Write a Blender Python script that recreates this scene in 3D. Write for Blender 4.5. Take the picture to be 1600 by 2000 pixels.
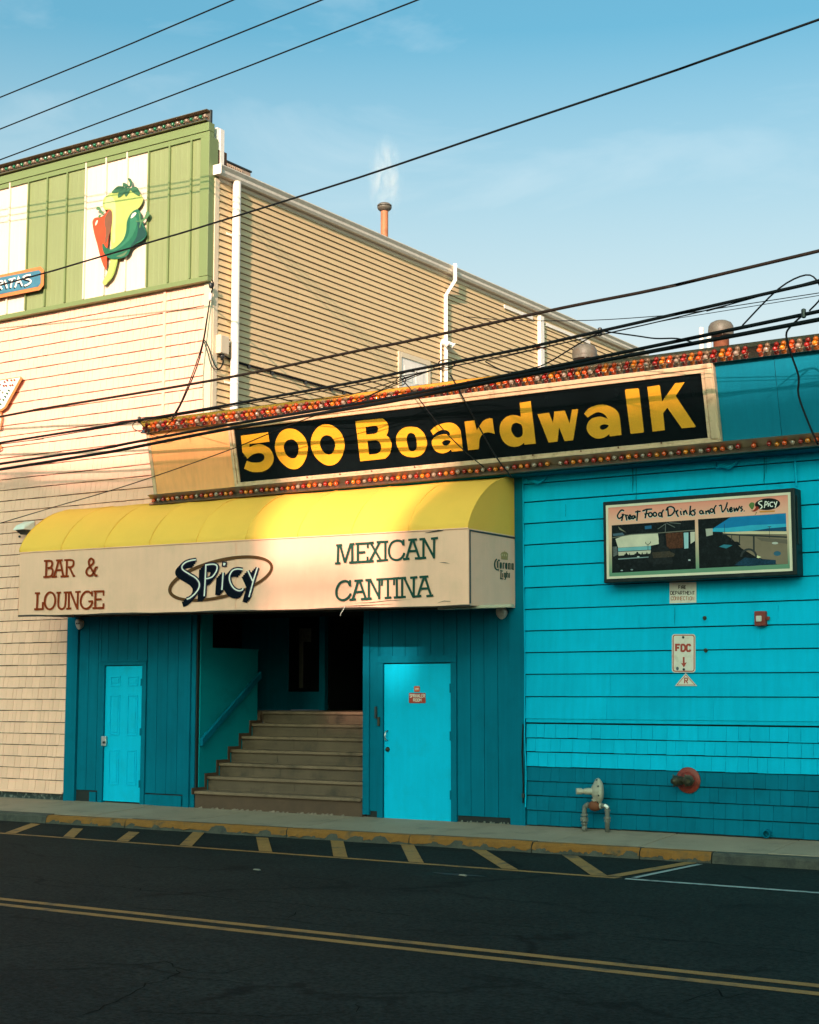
import bpy, bmesh, math, random
from mathutils import Vector, Matrix
from mathutils.geometry import tessellate_polygon

for o in list(bpy.data.objects):
    bpy.data.objects.remove(o)
SC = bpy.context.scene
COL = SC.collection
RND = random.Random(5)
R = math.radians

# ------------------------------------------------------------------ camera
F = 3000.0                                   # focal length in photograph pixels (1600 wide)
TH, PT = R(33.2), math.atan(350 / 3000.0)
CAM = Vector((0, -17.5, 1.77))
FW = Vector((-math.sin(TH) * math.cos(PT), math.cos(TH) * math.cos(PT), math.sin(PT)))
RT = Vector((math.cos(TH), math.sin(TH), 0))
UP = RT.cross(FW)
cd = bpy.data.cameras.new('camera')
cam = bpy.data.objects.new('camera', cd)
COL.objects.link(cam)
cd.sensor_fit = 'HORIZONTAL'
cd.sensor_width = 24.0
cd.lens = 24.0 * F / 1600
cd.clip_start = 0.1
cd.clip_end = 3000
M = Matrix((RT, UP, -FW)).transposed().to_4x4()
M.translation = CAM
cam.matrix_world = M
SC.camera = cam

# ------------------------------------------------------------------ light
EL, AZ = R(20), R(17)
SUND = Vector((-math.sin(AZ) * math.cos(EL), math.cos(AZ) * math.cos(EL), -math.sin(EL)))
w = bpy.data.worlds.new('World')
SC.world = w
w.use_nodes = True
nt = w.node_tree
nt.nodes.clear()
out = nt.nodes.new('ShaderNodeOutputWorld')
bg = nt.nodes.new('ShaderNodeBackground')
sky = nt.nodes.new('ShaderNodeTexSky')
sky.sky_type = 'NISHITA'
sky.sun_disc = False
sky.sun_elevation = EL
sky.sun_rotation = math.atan2(-SUND.x, -SUND.y)
sky.air_density = 1.0
sky.dust_density = 6.0
sky.ozone_density = 6.0
bg.inputs['Strength'].default_value = 0.15
# thin cirrus, the same all over the sky
tc = nt.nodes.new('ShaderNodeTexCoord')
mp = nt.nodes.new('ShaderNodeMapping')
mp.inputs['Rotation'].default_value = (0.1, -0.18, 0.5)
mp.inputs['Scale'].default_value = (1.6, 5.0, 9.0)
nz = nt.nodes.new('ShaderNodeTexNoise')
nz.inputs['Scale'].default_value = 1.7
nz.inputs['Detail'].default_value = 6
nz.inputs['Roughness'].default_value = 0.55
nz.inputs['Distortion'].default_value = 0.6
rp = nt.nodes.new('ShaderNodeValToRGB')
rp.color_ramp.elements[0].position = 0.54
rp.color_ramp.elements[0].color = (0, 0, 0, 1)
rp.color_ramp.elements[1].position = 0.80
rp.color_ramp.elements[1].color = (0.22, 0.22, 0.22, 1)
mx = nt.nodes.new('ShaderNodeMixRGB')
mx.inputs['Color2'].default_value = (4.6, 4.8, 4.8, 1)
tint = nt.nodes.new('ShaderNodeMixRGB')
tint.blend_type = 'MULTIPLY'
tint.inputs['Fac'].default_value = 1.0
tint.inputs['Color2'].default_value = (0.94, 1.34, 0.92, 1)      # white balance of the whole sky
nt.links.new(tc.outputs['Generated'], mp.inputs['Vector'])
nt.links.new(mp.outputs['Vector'], nz.inputs['Vector'])
nt.links.new(nz.outputs['Fac'], rp.inputs['Fac'])
nt.links.new(rp.outputs['Color'], mx.inputs['Fac'])
nt.links.new(sky.outputs['Color'], tint.inputs['Color1'])
nt.links.new(tint.outputs['Color'], mx.inputs['Color1'])
# pale haze towards the horizon, the same in every direction
sxyz = nt.nodes.new('ShaderNodeSeparateXYZ')
nt.links.new(tc.outputs['Generated'], sxyz.inputs[0])
hz = nt.nodes.new('ShaderNodeMapRange')
hz.inputs['From Min'].default_value = math.sin(R(9))
hz.inputs['From Max'].default_value = math.sin(R(24))
hz.inputs['To Min'].default_value = 0.95
hz.inputs['To Max'].default_value = 0.0
nt.links.new(sxyz.outputs['Z'], hz.inputs['Value'])
hm = nt.nodes.new('ShaderNodeMixRGB')
hm.blend_type = 'LIGHTEN'
hm.inputs['Color2'].default_value = (3.5, 3.6, 3.5, 1)
nt.links.new(hz.outputs['Result'], hm.inputs['Fac'])
nt.links.new(mx.outputs['Color'], hm.inputs['Color1'])
nt.links.new(hm.outputs['Color'], bg.inputs['Color'])
nt.links.new(bg.outputs['Background'], out.inputs['Surface'])

sd = bpy.data.lights.new('sun', 'SUN')
sd.energy = 4.7
sd.angle = R(0.6)
sd.color = (1.0, 0.65, 0.53)
sun = bpy.data.objects.new('sun', sd)
COL.objects.link(sun)
sun.rotation_euler = SUND.to_track_quat('-Z', 'Y').to_euler()
sun.location = (10, -40, 30)

vs = SC.view_settings
vs.view_transform = 'Standard'
vs.look = 'None'
vs.gamma = 1.0
vs.exposure = 0.73
SC.cycles.max_bounces = 6

# ------------------------------------------------------------------ pixel of the photograph -> point on a plane
def ray(x, y):
    return FW * F + RT * (x - 800) + UP * (1000 - y)
def on_plane(x, y, n, c):
    d = ray(x, y)
    n = Vector(n)
    return CAM + d * ((c - n.dot(CAM)) / n.dot(d))
def onY(x, y, Y=0.0): return on_plane(x, y, (0, 1, 0), Y)
def onX(x, y, X): return on_plane(x, y, (1, 0, 0), X)
def onZ(x, y, Z=0.0): return on_plane(x, y, (0, 0, 1), Z)
SGN = Vector((0, 1, 0.22)).normalized()          # sign face leans out at the top
def onS(x, y, o=0.0):                            # point on the sign face, o metres in front of it
    return on_plane(x, y, (0, 1, .22), -.32 + .22 * 4.75 - o * 1.024)
def S(X, Z, o=0.0):
    return Vector((X, -.32 - .22 * (Z - 4.75) - o, Z))
def onW(x, y, Y0, k=.133):                       # upright plane of an overhead line, 7.5 degrees off the facade
    return on_plane(x, y, (k, 1, 0), k * -10 + Y0)

# ------------------------------------------------------------------ materials
MATS = {}
def mat(name, col, rough=.65, var=.07, scale=2.5, bump=0.0, bscale=60.0, metal=0.0, streak=0.0, orand=0.0,
        spec=.4, dirt=None, dirt_amt=0.0, dirt_scale=3.0, trans=0.0, emit=None, coat=0.0, fine=0.0, fscale=120.0):
    if name in MATS: return MATS[name]
    m = bpy.data.materials.new(name)
    MATS[name] = m
    m.use_nodes = True
    t = m.node_tree
    b = t.nodes['Principled BSDF']
    b.inputs['Roughness'].default_value = rough
    b.inputs['Metallic'].default_value = metal
    b.inputs['Specular IOR Level'].default_value = spec
    if trans: b.inputs['Transmission Weight'].default_value = trans
    if coat: b.inputs['Coat Weight'].default_value = coat
    geo = t.nodes.new('ShaderNodeNewGeometry')
    pos = geo.outputs['Position']
    def noise(sc, detail=5, vec=None):
        n = t.nodes.new('ShaderNodeTexNoise')
        n.inputs['Scale'].default_value = sc
        n.inputs['Detail'].default_value = detail
        n.inputs['Roughness'].default_value = .62
        t.links.new(vec or pos, n.inputs['Vector'])
        return n.outputs['Fac']
    def ramp(fac, lo, hi, a, bb):
        r = t.nodes.new('ShaderNodeMapRange')
        r.inputs['From Min'].default_value = lo
        r.inputs['From Max'].default_value = hi
        r.inputs['To Min'].default_value = a
        r.inputs['To Max'].default_value = bb
        t.links.new(fac, r.inputs['Value'])
        return r.outputs['Result']
    def mul(a, bb):
        n = t.nodes.new('ShaderNodeMath')
        n.operation = 'MULTIPLY'
        t.links.new(a, n.inputs[0])
        t.links.new(bb, n.inputs[1])
        return n.outputs[0]
    f = ramp(noise(scale), .3, .7, 1 - var, 1 + var)
    if fine: f = mul(f, ramp(noise(fscale, 2), .3, .7, 1 - fine, 1 + fine))
    if streak:
        mpn = t.nodes.new('ShaderNodeMapping')
        mpn.inputs['Scale'].default_value = (9, 9, .5)
        t.links.new(pos, mpn.inputs['Vector'])
        f = mul(f, ramp(noise(1.6, 6, mpn.outputs['Vector']), .35, .7, 1 + streak * .3, 1 - streak))
    if orand:
        oi = t.nodes.new('ShaderNodeObjectInfo')
        f = mul(f, ramp(oi.outputs['Random'], 0, 1, 1 - orand, 1 + orand))
    vm = t.nodes.new('ShaderNodeVectorMath')
    vm.operation = 'SCALE'
    vm.inputs[0].default_value = col[:3]
    t.links.new(f, vm.inputs['Scale'])
    c = vm.outputs['Vector']
    if dirt is not None:
        mxn = t.nodes.new('ShaderNodeMixRGB')
        mxn.inputs['Color2'].default_value = (*dirt, 1)
        t.links.new(ramp(noise(dirt_scale, 9), .52, .70, 0, dirt_amt), mxn.inputs['Fac'])
        t.links.new(c, mxn.inputs['Color1'])
        c = mxn.outputs['Color']
    t.links.new(c, b.inputs['Base Color'])
    if bump:
        bn = t.nodes.new('ShaderNodeBump')
        bn.inputs['Strength'].default_value = bump
        bn.inputs['Distance'].default_value = .01
        t.links.new(noise(bscale, 4), bn.inputs['Height'])
        t.links.new(bn.outputs['Normal'], b.inputs['Normal'])
    if emit:
        b.inputs['Emission Color'].default_value = (*emit[0], 1)
        b.inputs['Emission Strength'].default_value = emit[1]
    return m

TEAL = mat('teal_paint', (.0004, .395, .61), .6, .07, 1.0, .10, 45, streak=.09, orand=.04, spec=.04, dirt=(.001, .29, .46), dirt_amt=.35, dirt_scale=2.2, fine=.05)
TEALD = mat('dark_teal_paint', (.0004, .13, .205), .6, .07, 1.4, .12, 45, streak=.12, orand=.05, spec=.04, dirt=(.001, .08, .12), dirt_amt=.35, dirt_scale=2.4, fine=.05)
TEALP = mat('teal_sign_panel_paint', (.001, .17, .26), .55, .06, 1.2, .05, 30, streak=.08, fine=.04, spec=.15)
DOORT = mat('door_teal_paint', (.0004, .44, .69), .5, .05, 1.5, .05, 30, streak=.06, spec=.06, dirt=(.006, .26, .36), dirt_amt=.25, dirt_scale=3.5, fine=.04)
CREAM = mat('cream_shingle_paint', (.95, .495, .36), .75, .05, 1.0, .25, 70, streak=.03, orand=.05, fine=.06)
TAN = mat('tan_vinyl', (.62, .445, .24), .5, .04, .8, .04, 60, orand=.03, fine=.03)
TANT = mat('tan_trim', (.66, .54, .38), .5, .04, 1.5)
WHITE = mat('white_enamel', (.80, .74, .66), .4, .05, 1.5, streak=.06)
GUTR = mat('gutter_enamel', (.66, .60, .50), .35, .05, 1.5, streak=.10)
GREEN = mat('green_metal_panel', (.215, .25, .112), .45, .05, .8, streak=.05, fine=.03)
GREENT = mat('green_trim', (.16, .21, .082), .45, .05, 1.2)
CRMP = mat('cream_metal_panel', (.74, .57, .46), .45, .04, .8, streak=.04)
YEL = mat('yellow_canvas', (.95, .472, .064), .75, .03, 1.2, .12, 220, dirt=(.70, .37, .05), dirt_amt=.15, dirt_scale=1.6, fine=.04, fscale=260)
VAL = mat('cream_canvas', (.95, .485, .335), .7, .05, 1.5, .10, 220, streak=.035, dirt=(.66, .38, .24), dirt_amt=.3, dirt_scale=2.0, fine=.04, fscale=260)
MAROON = mat('maroon_lettering', (.27, .036, .010), .7, .10, 20, spec=.04)
DKGRN = mat('dark_green_lettering', (.02, .062, .046), .7, .10, 20, spec=.04)
INK = mat('navy_ink', (.004, .006, .012), .7, .10, 20, spec=.03)
INKP = mat('purple_ink', (.018, .012, .034), .7, .1, 20, spec=.03)
PALE = mat('pale_lettering', (.78, .70, .62), .6, .05, 20)
BROWNR = mat('brown_ring_ink', (.12, .048, .02), .7, .12, 12, spec=.04)
FRAME = mat('sign_frame_enamel', (.68, .44, .27), .45, .06, 2.0, streak=.10, dirt=(.20, .09, .03), dirt_amt=.5, dirt_scale=9)
BLACKP = mat('black_sign_panel', (.0035, .006, .007), .25, .15, 3, streak=.2, spec=.22)
GOLD = mat('gold_letter', (.80, .33, .016), .42, .05, 6, fine=.07, fscale=80)
PEACH = mat('peach_panel', (.99, .40, .15), .55, .05, 1.5, streak=.10)
CHROME = mat('polished_channel', (.62, .55, .47), .16, .12, 6, metal=1.0)
CHROMED = mat('worn_channel', (.34, .26, .19), .3, .2, 6, metal=.85)
BR = mat('bulb_red', (.30, .008, .004), .08, .05, 9, spec=.6, coat=.6)
BY = mat('bulb_amber', (.58, .16, .006), .08, .05, 9, spec=.6, coat=.6)
BO = mat('bulb_orange', (.60, .065, .006), .08, .05, 9, spec=.6, coat=.6)
BW = mat('bulb_clear', (.28, .19, .14), .08, .05, 9, spec=.6, coat=.6)
BG = mat('bulb_green', (.012, .12, .05), .08, .05, 9, spec=.6, coat=.6)
DARKM = mat('dark_metal', (.022, .026, .026), .4, .15, 8)
BOXM = mat('charcoal_enamel', (.007, .013, .013), .45, .12, 5, spec=.2, dirt=(.05, .06, .06), dirt_amt=.3, dirt_scale=9)
CABLE = mat('black_cable', (.005, .007, .008), .6, .1, 10, spec=.12)
CABLEB = mat('weathered_brown_cable', (.018, .013, .010), .6, .2, 10, spec=.12)
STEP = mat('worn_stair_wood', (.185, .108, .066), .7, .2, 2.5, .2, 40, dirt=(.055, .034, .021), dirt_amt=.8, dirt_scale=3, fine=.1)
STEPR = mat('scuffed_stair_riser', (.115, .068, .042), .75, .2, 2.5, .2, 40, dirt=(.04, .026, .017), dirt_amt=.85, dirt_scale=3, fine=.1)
STEPD = mat('brown_stair_base', (.085, .042, .024), .7, .15, 4, .2, 40)
GREY = mat('grey_gas_pipe', (.15, .14, .12), .5, .15, 12, .2, 60, dirt=(.12, .06, .03), dirt_amt=.5, dirt_scale=18)
REGM = mat('pale_regulator_enamel', (.40, .34, .26), .45, .1, 12, dirt=(.2, .1, .05), dirt_amt=.4, dirt_scale=25)
RUST = mat('rust', (.16, .045, .018), .8, .25, 14, .4, 90)
RUSTP = mat('rusty_flue', (.42, .15, .065), .6, .2, 5, .2, 60, dirt=(.09, .04, .02), dirt_amt=.6, dirt_scale=5)
REDP = mat('faded_red_enamel', (.20, .022, .012), .5, .18, 12, .2, 60, dirt=(.07, .02, .012), dirt_amt=.6, dirt_scale=16)
BRASS = mat('dark_brass', (.06, .05, .03), .45, .2, 14, metal=.6)
SIGNW = mat('sign_white_sheet', (.66, .56, .47), .45, .06, 10, streak=.05, dirt=(.35, .25, .17), dirt_amt=.4, dirt_scale=14)
SIGNR = mat('sign_red_ink', (.36, .035, .015), .55, .12, 14)
ALU = mat('aluminium', (.55, .55, .53), .35, .1, 8, metal=.9)
GLASSD = mat('dark_door_glass', (.006, .008, .008), .08, .1, 3, spec=.6)
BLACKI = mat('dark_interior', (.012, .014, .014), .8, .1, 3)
GAPSH = mat('course_gap_shade', (.055, .028, .014), .9, .15, 5)  # dark backing seen through course gaps, painted in as their shadow lines
GAPSHG = mat('green_course_gap_shade', (.002, .016, .02), .9, .15, 5)  # same for the teal boards: shade under each lip put into the backing colour
STW = mat('stair_wall_paint', (.001, .23, .28), .6, .06, 1.4, .1, 45, spec=.04, dirt=(.004, .09, .11), dirt_amt=.35, dirt_scale=2.4)
VENTM = mat('weathered_vent_tin', (.115, .10, .078), .5, .15, 6, dirt=(.14, .07, .035), dirt_amt=.5, dirt_scale=9)
ROOF = mat('roof_membrane', (.16, .15, .14), .85, .1, 1)
CONC = mat('sidewalk_concrete', (.315, .225, .155), .85, .10, 1.3, .35, 120, dirt=(.15, .115, .08), dirt_amt=.55, dirt_scale=2.2, fine=.14, fscale=110)
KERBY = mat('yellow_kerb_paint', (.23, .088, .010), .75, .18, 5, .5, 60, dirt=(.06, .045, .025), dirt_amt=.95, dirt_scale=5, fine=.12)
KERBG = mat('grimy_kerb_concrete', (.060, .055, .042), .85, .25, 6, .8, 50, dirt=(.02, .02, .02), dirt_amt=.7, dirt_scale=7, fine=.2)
FOUND = mat('dark_foundation', (.02, .03, .03), .85, .3, 9, .6, 40, dirt=(.35, .33, .30), dirt_amt=.55, dirt_scale=14)

def road_material():
    m = mat('asphalt', (.0104, .0140, .0124), .92, spec=.12, var=.30, scale=.7, fine=.75, fscale=30, dirt=(.02, .025, .023), dirt_amt=.7, dirt_scale=26) if True else mat('asphalt', (.026, .031, .031), .82, .14, .6, 0, fine=.35, fscale=70)
    t = m.node_tree
    b = t.nodes['Principled BSDF']
    src = b.inputs['Base Color'].links[0].from_socket
    geo = t.nodes.new('ShaderNodeNewGeometry')
    # long cracks: distorted voronoi edges
    wn = t.nodes.new('ShaderNodeTexNoise')
    wn.inputs['Scale'].default_value = 1.6
    wn.inputs['Detail'].default_value = 6
    t.links.new(geo.outputs['Position'], wn.inputs['Vector'])
    va = t.nodes.new('ShaderNodeVectorMath')
    va.operation = 'MULTIPLY_ADD'
    va.inputs[1].default_value = (1.1, 1.1, 0)
    t.links.new(wn.outputs['Color'], va.inputs[0])
    t.links.new(geo.outputs['Position'], va.inputs[2])
    mpn = t.nodes.new('ShaderNodeMapping')
    mpn.inputs['Scale'].default_value = (.28, .62, 1)
    mpn.inputs['Rotation'].default_value = (0, 0, .12)
    t.links.new(va.outputs['Vector'], mpn.inputs['Vector'])
    vo = t.nodes.new('ShaderNodeTexVoronoi')
    vo.voronoi_dimensions = '2D'
    vo.feature = 'DISTANCE_TO_EDGE'
    vo.inputs['Scale'].default_value = 1.0
    t.links.new(mpn.outputs['Vector'], vo.inputs['Vector'])
    mr = t.nodes.new('ShaderNodeMapRange')
    mr.inputs['From Min'].default_value = .0
    mr.inputs['From Max'].default_value = .03
    mr.inputs['To Min'].default_value = .22
    mr.inputs['To Max'].default_value = 1
    t.links.new(vo.outputs['Distance'], mr.inputs['Value'])
    brk = t.nodes.new('ShaderNodeTexNoise')
    brk.inputs['Scale'].default_value = .9
    t.links.new(geo.outputs['Position'], brk.inputs['Vector'])
    mr2 = t.nodes.new('ShaderNodeMapRange')
    mr2.inputs['From Min'].default_value = .42
    mr2.inputs['From Max'].default_value = .56
    t.links.new(brk.outputs['Fac'], mr2.inputs['Value'])
    mxf = t.nodes.new('ShaderNodeMixRGB')
    t.links.new(mr2.outputs['Result'], mxf.inputs['Fac'])
    mxf.inputs['Color1'].default_value = (1, 1, 1, 1)
    t.links.new(mr.outputs['Result'], mxf.inputs['Color2'])
    mm = t.nodes.new('ShaderNodeMixRGB')
    mm.blend_type = 'MULTIPLY'
    mm.inputs['Fac'].default_value = 1
    t.links.new(src, mm.inputs['Color1'])
    t.links.new(mxf.outputs['Color'], mm.inputs['Color2'])
    t.links.new(mm.outputs['Color'], b.inputs['Base Color'])
    bn = t.nodes.new('ShaderNodeBump')
    bn.inputs['Strength'].default_value = .5
    bn.inputs['Distance'].default_value = .006
    fn = t.nodes.new('ShaderNodeTexNoise')
    fn.inputs['Scale'].default_value = 90
    t.links.new(geo.outputs['Position'], fn.inputs['Vector'])
    t.links.new(fn.outputs['Fac'], bn.inputs['Height'])
    t.links.new(bn.outputs['Normal'], b.inputs['Normal'])
    return m
ASPH = road_material()

def paint_material(name, col):
    # worn road paint: the asphalt shows through where it has rubbed off
    m = mat(name, col, .75, .12, 3, .4, 90, dirt=(.03, .032, .03), dirt_amt=.8, dirt_scale=5.5, fine=.25, fscale=60)
    return m
PAINTY = paint_material('worn_yellow_paint', (.32, .15, .036))
PAINTW = paint_material('worn_white_paint', (.33, .35, .33))

# ------------------------------------------------------------------ mesh helpers
BASE = {}
class MB:
    def __init__(s):
        s.v = []
        s.f = []
    def add(s, vs, fs):
        k = len(s.v)
        s.v += [Vector(a) for a in vs]
        s.f += [tuple(i + k for i in f) for f in fs]
        return s
    def box(s, x0, x1, y0, y1, z0, z1):
        vs = [(x0, y0, z0), (x1, y0, z0), (x1, y1, z0), (x0, y1, z0), (x0, y0, z1), (x1, y0, z1), (x1, y1, z1), (x0, y1, z1)]
        return s.add(vs, [(0, 3, 2, 1), (4, 5, 6, 7), (0, 1, 5, 4), (1, 2, 6, 5), (2, 3, 7, 6), (3, 0, 4, 7)])
    def hexa(s, bottom, top):
        n = len(bottom)
        fs = [tuple(range(n))[::-1], tuple(range(n, 2 * n))] + [(i, (i + 1) % n, n + (i + 1) % n, n + i) for i in range(n)]
        return s.add(list(bottom) + list(top), fs)
    def prism(s, pts, vec):
        vec = Vector(vec)
        return s.hexa([Vector(p) for p in pts], [Vector(p) + vec for p in pts])
    def quad(s, a, b, c, d):
        return s.add([a, b, c, d], [(0, 1, 2, 3)])
    def tube(s, pts, r, n=8, cap=True):
        pts = [Vector(p) for p in pts]
        rs = r if isinstance(r, (list, tuple)) else [r] * len(pts)
        k = len(s.v)
        prev = None
        for i, p in enumerate(pts):
            a = pts[max(i - 1, 0)]
            c = pts[min(i + 1, len(pts) - 1)]
            d = (c - a).normalized()
            if prev is None:
                u = d.cross(Vector((0, 0, 1)))
                if u.length < .05: u = d.cross(Vector((1, 0, 0)))
            else:
                u = prev - d * prev.dot(d)
            u.normalize()
            prev = u
            vv = d.cross(u)
            for j in range(n):
                t = 2 * math.pi * j / n
                s.v.append(p + (u * math.cos(t) + vv * math.sin(t)) * rs[i])
        for i in range(len(pts) - 1):
            for j in range(n):
                j2 = (j + 1) % n
                s.f.append((k + i * n + j, k + i * n + j2, k + (i + 1) * n + j2, k + (i + 1) * n + j))
        if cap:
            s.f.append(tuple(k + j for j in range(n))[::-1])
            s.f.append(tuple(k + (len(pts) - 1) * n + j for j in range(n)))
        return s
    def lathe(s, c, axis, prof, n=20):
        # prof: (distance along the axis, radius)
        axis = Vector(axis).normalized()
        c = Vector(c)
        return s.tube_prof(c, axis, prof, n)
    def tube_prof(s, c, axis, prof, n):
        u = axis.cross(Vector((0, 0, 1)))
        if u.length < .05: u = axis.cross(Vector((1, 0, 0)))
        u.normalize()
        vv = axis.cross(u)
        k = len(s.v)
        for (h, r) in prof:
            for j in range(n):
                t = 2 * math.pi * j / n
                s.v.append(c + axis * h + (u * math.cos(t) + vv * math.sin(t)) * max(r, 1e-4))
        for i in range(len(prof) - 1):
            for j in range(n):
                j2 = (j + 1) % n
                s.f.append((k + i * n + j, k + i * n + j2, k + (i + 1) * n + j2, k + (i + 1) * n + j))
        s.f.append(tuple(k + j for j in range(n))[::-1])
        s.f.append(tuple(k + (len(prof) - 1) * n + j for j in range(n)))
        return s
    def build(s, name, m, parent=None, smooth=False, bevel=0.0):
        b = BASE.get(parent.name, Vector((0, 0, 0))) if parent else Vector((0, 0, 0))
        me = bpy.data.meshes.new(name)
        me.from_pydata([v - b for v in s.v], [], s.f)
        bmm = bmesh.new()
        bmm.from_mesh(me)
        bmesh.ops.recalc_face_normals(bmm, faces=bmm.faces)
        bmm.to_mesh(me)
        bmm.free()
        me.materials.append(m)
        if smooth:
            for p in me.polygons: p.use_smooth = True
        o = bpy.data.objects.new(name, me)
        COL.objects.link(o)
        if parent:
            o.parent = parent
            BASE[o.name] = b
        if smooth == 'angle':
            me.set_sharp_from_angle(angle=R(40))
        if bevel:
            md = o.modifiers.new('bevel', 'BEVEL')
            md.width = bevel
            md.segments = 2
            md.limit_method = 'ANGLE'
        return o
def box(name, m, parent, x0, x1, y0, y1, z0, z1, bevel=0.0):
    return MB().box(x0, x1, y0, y1, z0, z1).build(name, m, parent, bevel=bevel)
def tag(o, label=None, cat=None, group=None, kind=None):
    if label: o['label'] = label
    if cat: o['category'] = cat
    if group: o['group'] = group
    if kind: o['kind'] = kind
    return o
def thing(name, loc, label, cat, group=None):
    o = bpy.data.objects.new(name, None)
    COL.objects.link(o)
    o.location = loc
    o.empty_display_size = .2
    BASE[o.name] = Vector(loc)
    return tag(o, label, cat, group)
def place(mesh, name, parent, loc, rot=None, scale=None):      # a piece that shares mesh data
    o = bpy.data.objects.new(name, mesh)
    COL.objects.link(o)
    o.parent = parent
    o.location = Vector(loc) - BASE[parent.name]
    if rot: o.rotation_euler = rot
    if scale: o.scale = scale
    return o
def mesh_only(mb, name, m, smooth=False):
    o = mb.build(name, m, None, smooth)
    me = o.data
    bpy.data.objects.remove(o)
    return me

# 2-D drawing on a plane: every figure is a list of (x, y) in picture units, f maps (x, y, offset) to the plane
def smooth_loop(pts, closed=True, n=5):
    # points with a third value are corners, the rest are rounded (Catmull-Rom)
    P = [Vector((p[0], p[1])) for p in pts]
    cn = [len(p) > 2 for p in pts]
    N = len(P)
    res = []
    rng = range(N) if closed else range(N - 1)
    for i in rng:
        p1, p2 = P[i], P[(i + 1) % N]
        res.append(p1)
        if cn[i] and cn[(i + 1) % N]: continue
        p0 = P[(i - 1) % N] if (closed or i > 0) else p1
        p3 = P[(i + 2) % N] if (closed or i + 2 < N) else p2
        if cn[i]: p0 = p1 - (p2 - p1) * .3
        if cn[(i + 1) % N]: p3 = p2 + (p2 - p1) * .3
        for k in range(1, n):
            t = k / n
            res.append(.5 * ((2 * p1) + (p2 - p0) * t + (2 * p0 - 5 * p1 + 4 * p2 - p3) * t * t + (3 * p1 - p0 - 3 * p2 + p3) * t ** 3))
    if not closed: res.append(P[-1])
    return res
def plate(mb, loops, f, o0, o1):
    # flat piece with holes, from offset o0 (back) to o1 (face)
    tri = tessellate_polygon([[Vector((p.x, p.y, 0)) for p in l] for l in loops])
    flat = [p for l in loops for p in l]
    k = len(mb.v)
    mb.v += [f(p.x, p.y, o1) for p in flat] + [f(p.x, p.y, o0) for p in flat]
    n = len(flat)
    mb.f += [tuple(k + i for i in t) for t in tri]
    s = 0
    for l in loops:
        L = len(l)
        for i in range(L):
            a, b = s + i, s + (i + 1) % L
            mb.f.append((k + a, k + b, k + n + b, k + n + a))
        s += L
    return mb
def ribbon(mb, pts, wid, f, o, closed=False, thick=.0015):
    # stroke of even width with mitred corners
    P = [Vector((p[0], p[1])) for p in pts]
    N = len(P)
    L, Rr = [], []
    for i in range(N):
        a = P[(i - 1) % N] if (closed or i > 0) else None
        c = P[(i + 1) % N] if (closed or i < N - 1) else None
        d1 = (P[i] - a).normalized() if a is not None else None
        d2 = (c - P[i]).normalized() if c is not None else None
        if d1 is None: d1 = d2
        if d2 is None: d2 = d1
        n1 = Vector((-d1.y, d1.x))
        n2 = Vector((-d2.y, d2.x))
        m = n1 + n2
        if m.length < .2: m = n1.copy()
        m.normalize()
        k = 1 / max(m.dot(n1), .45)
        w2 = (wid[i] if isinstance(wid, (list, tuple)) else wid) * .5 * k
        L.append(P[i] + m * w2)
        Rr.append(P[i] - m * w2)
    k = len(mb.v)
    mb.v += [f(p.x, p.y, o) for p in L] + [f(p.x, p.y, o) for p in Rr]
    for i in range(N if closed else N - 1):
        j = (i + 1) % N
        mb.f.append((k + i, k + j, k + N + j, k + N + i))
    return mb
def arc(cx, cy, rx, ry, a0, a1, n=12, tilt=0.0):
    res = []
    for i in range(n + 1):
        t = R(a0 + (a1 - a0) * i / n)
        x, y = rx * math.cos(t), ry * math.sin(t)
        ct, st = math.cos(R(tilt)), math.sin(R(tilt))
        res.append((cx + x * ct - y * st, cy + x * st + y * ct))
    return res
def zoomed(fn, ox, oy, s):
    return lambda x, y, o=0.0: fn(ox + x / s, oy + y / s, o)
def strokes(name, m, parent, f, items, wid, o=.003):
    # one letter: several strokes, each a hair in front of the one before
    mb = MB()
    for i, it in enumerate(items):
        w_ = wid
        pts = it
        closed = False
        if isinstance(it, tuple) and isinstance(it[0], str):
            if it[0] == 'c': pts, closed = it[1], True
            elif it[0] == 'w': pts, w_ = it[2], it[1]
            elif it[0] == 's': pts = smooth_loop(it[1], False, 6)
            elif it[0] == 'ws': pts, w_ = smooth_loop(it[2], False, 6), it[1]
        ribbon(mb, pts, w_, f, o + i * .0002, closed)
    return mb.build(name, m, parent)

# ================================================================== the setting
ZR = -.12
def kerb_y(X): return -1.54 + (X + 16.6) * .035
tag(MB().quad((-900, -900, ZR - .02), (900, -900, ZR - .02), (900, 900, ZR - .02), (-900, 900, ZR - .02)).build('ground', ASPH), kind='structure')
road = tag(MB().quad((-160, -16.2, ZR), (160, -16.2, ZR), (160, -.4, ZR), (-160, -.4, ZR)).build('road', ASPH), kind='structure')
BASE[road.name] = Vector((0, 0, 0))
def marking(name, m, pts, z):
    return MB().add([(p[0], p[1], z) for p in pts], [tuple(range(len(pts)))]).build(name, m, road)
for yy in (-7.53, -7.79):
    marking('centre_line', PAINTY, [(-70, yy - .055), (60, yy - .055), (60, yy + .055), (-70, yy + .055)], ZR + .004)
tipx = onZ(1205, 1715, ZR).x
marking('edge_line', PAINTY, [(-60, -3.07), (tipx, -3.05), (tipx + .05, -2.95), (-60, -2.97)], ZR + .004)
marking('edge_line', PAINTW, [(tipx + .12, -3.06), (30, -3.06), (30, -2.97), (tipx + .10, -2.97)], ZR + .004)
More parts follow.
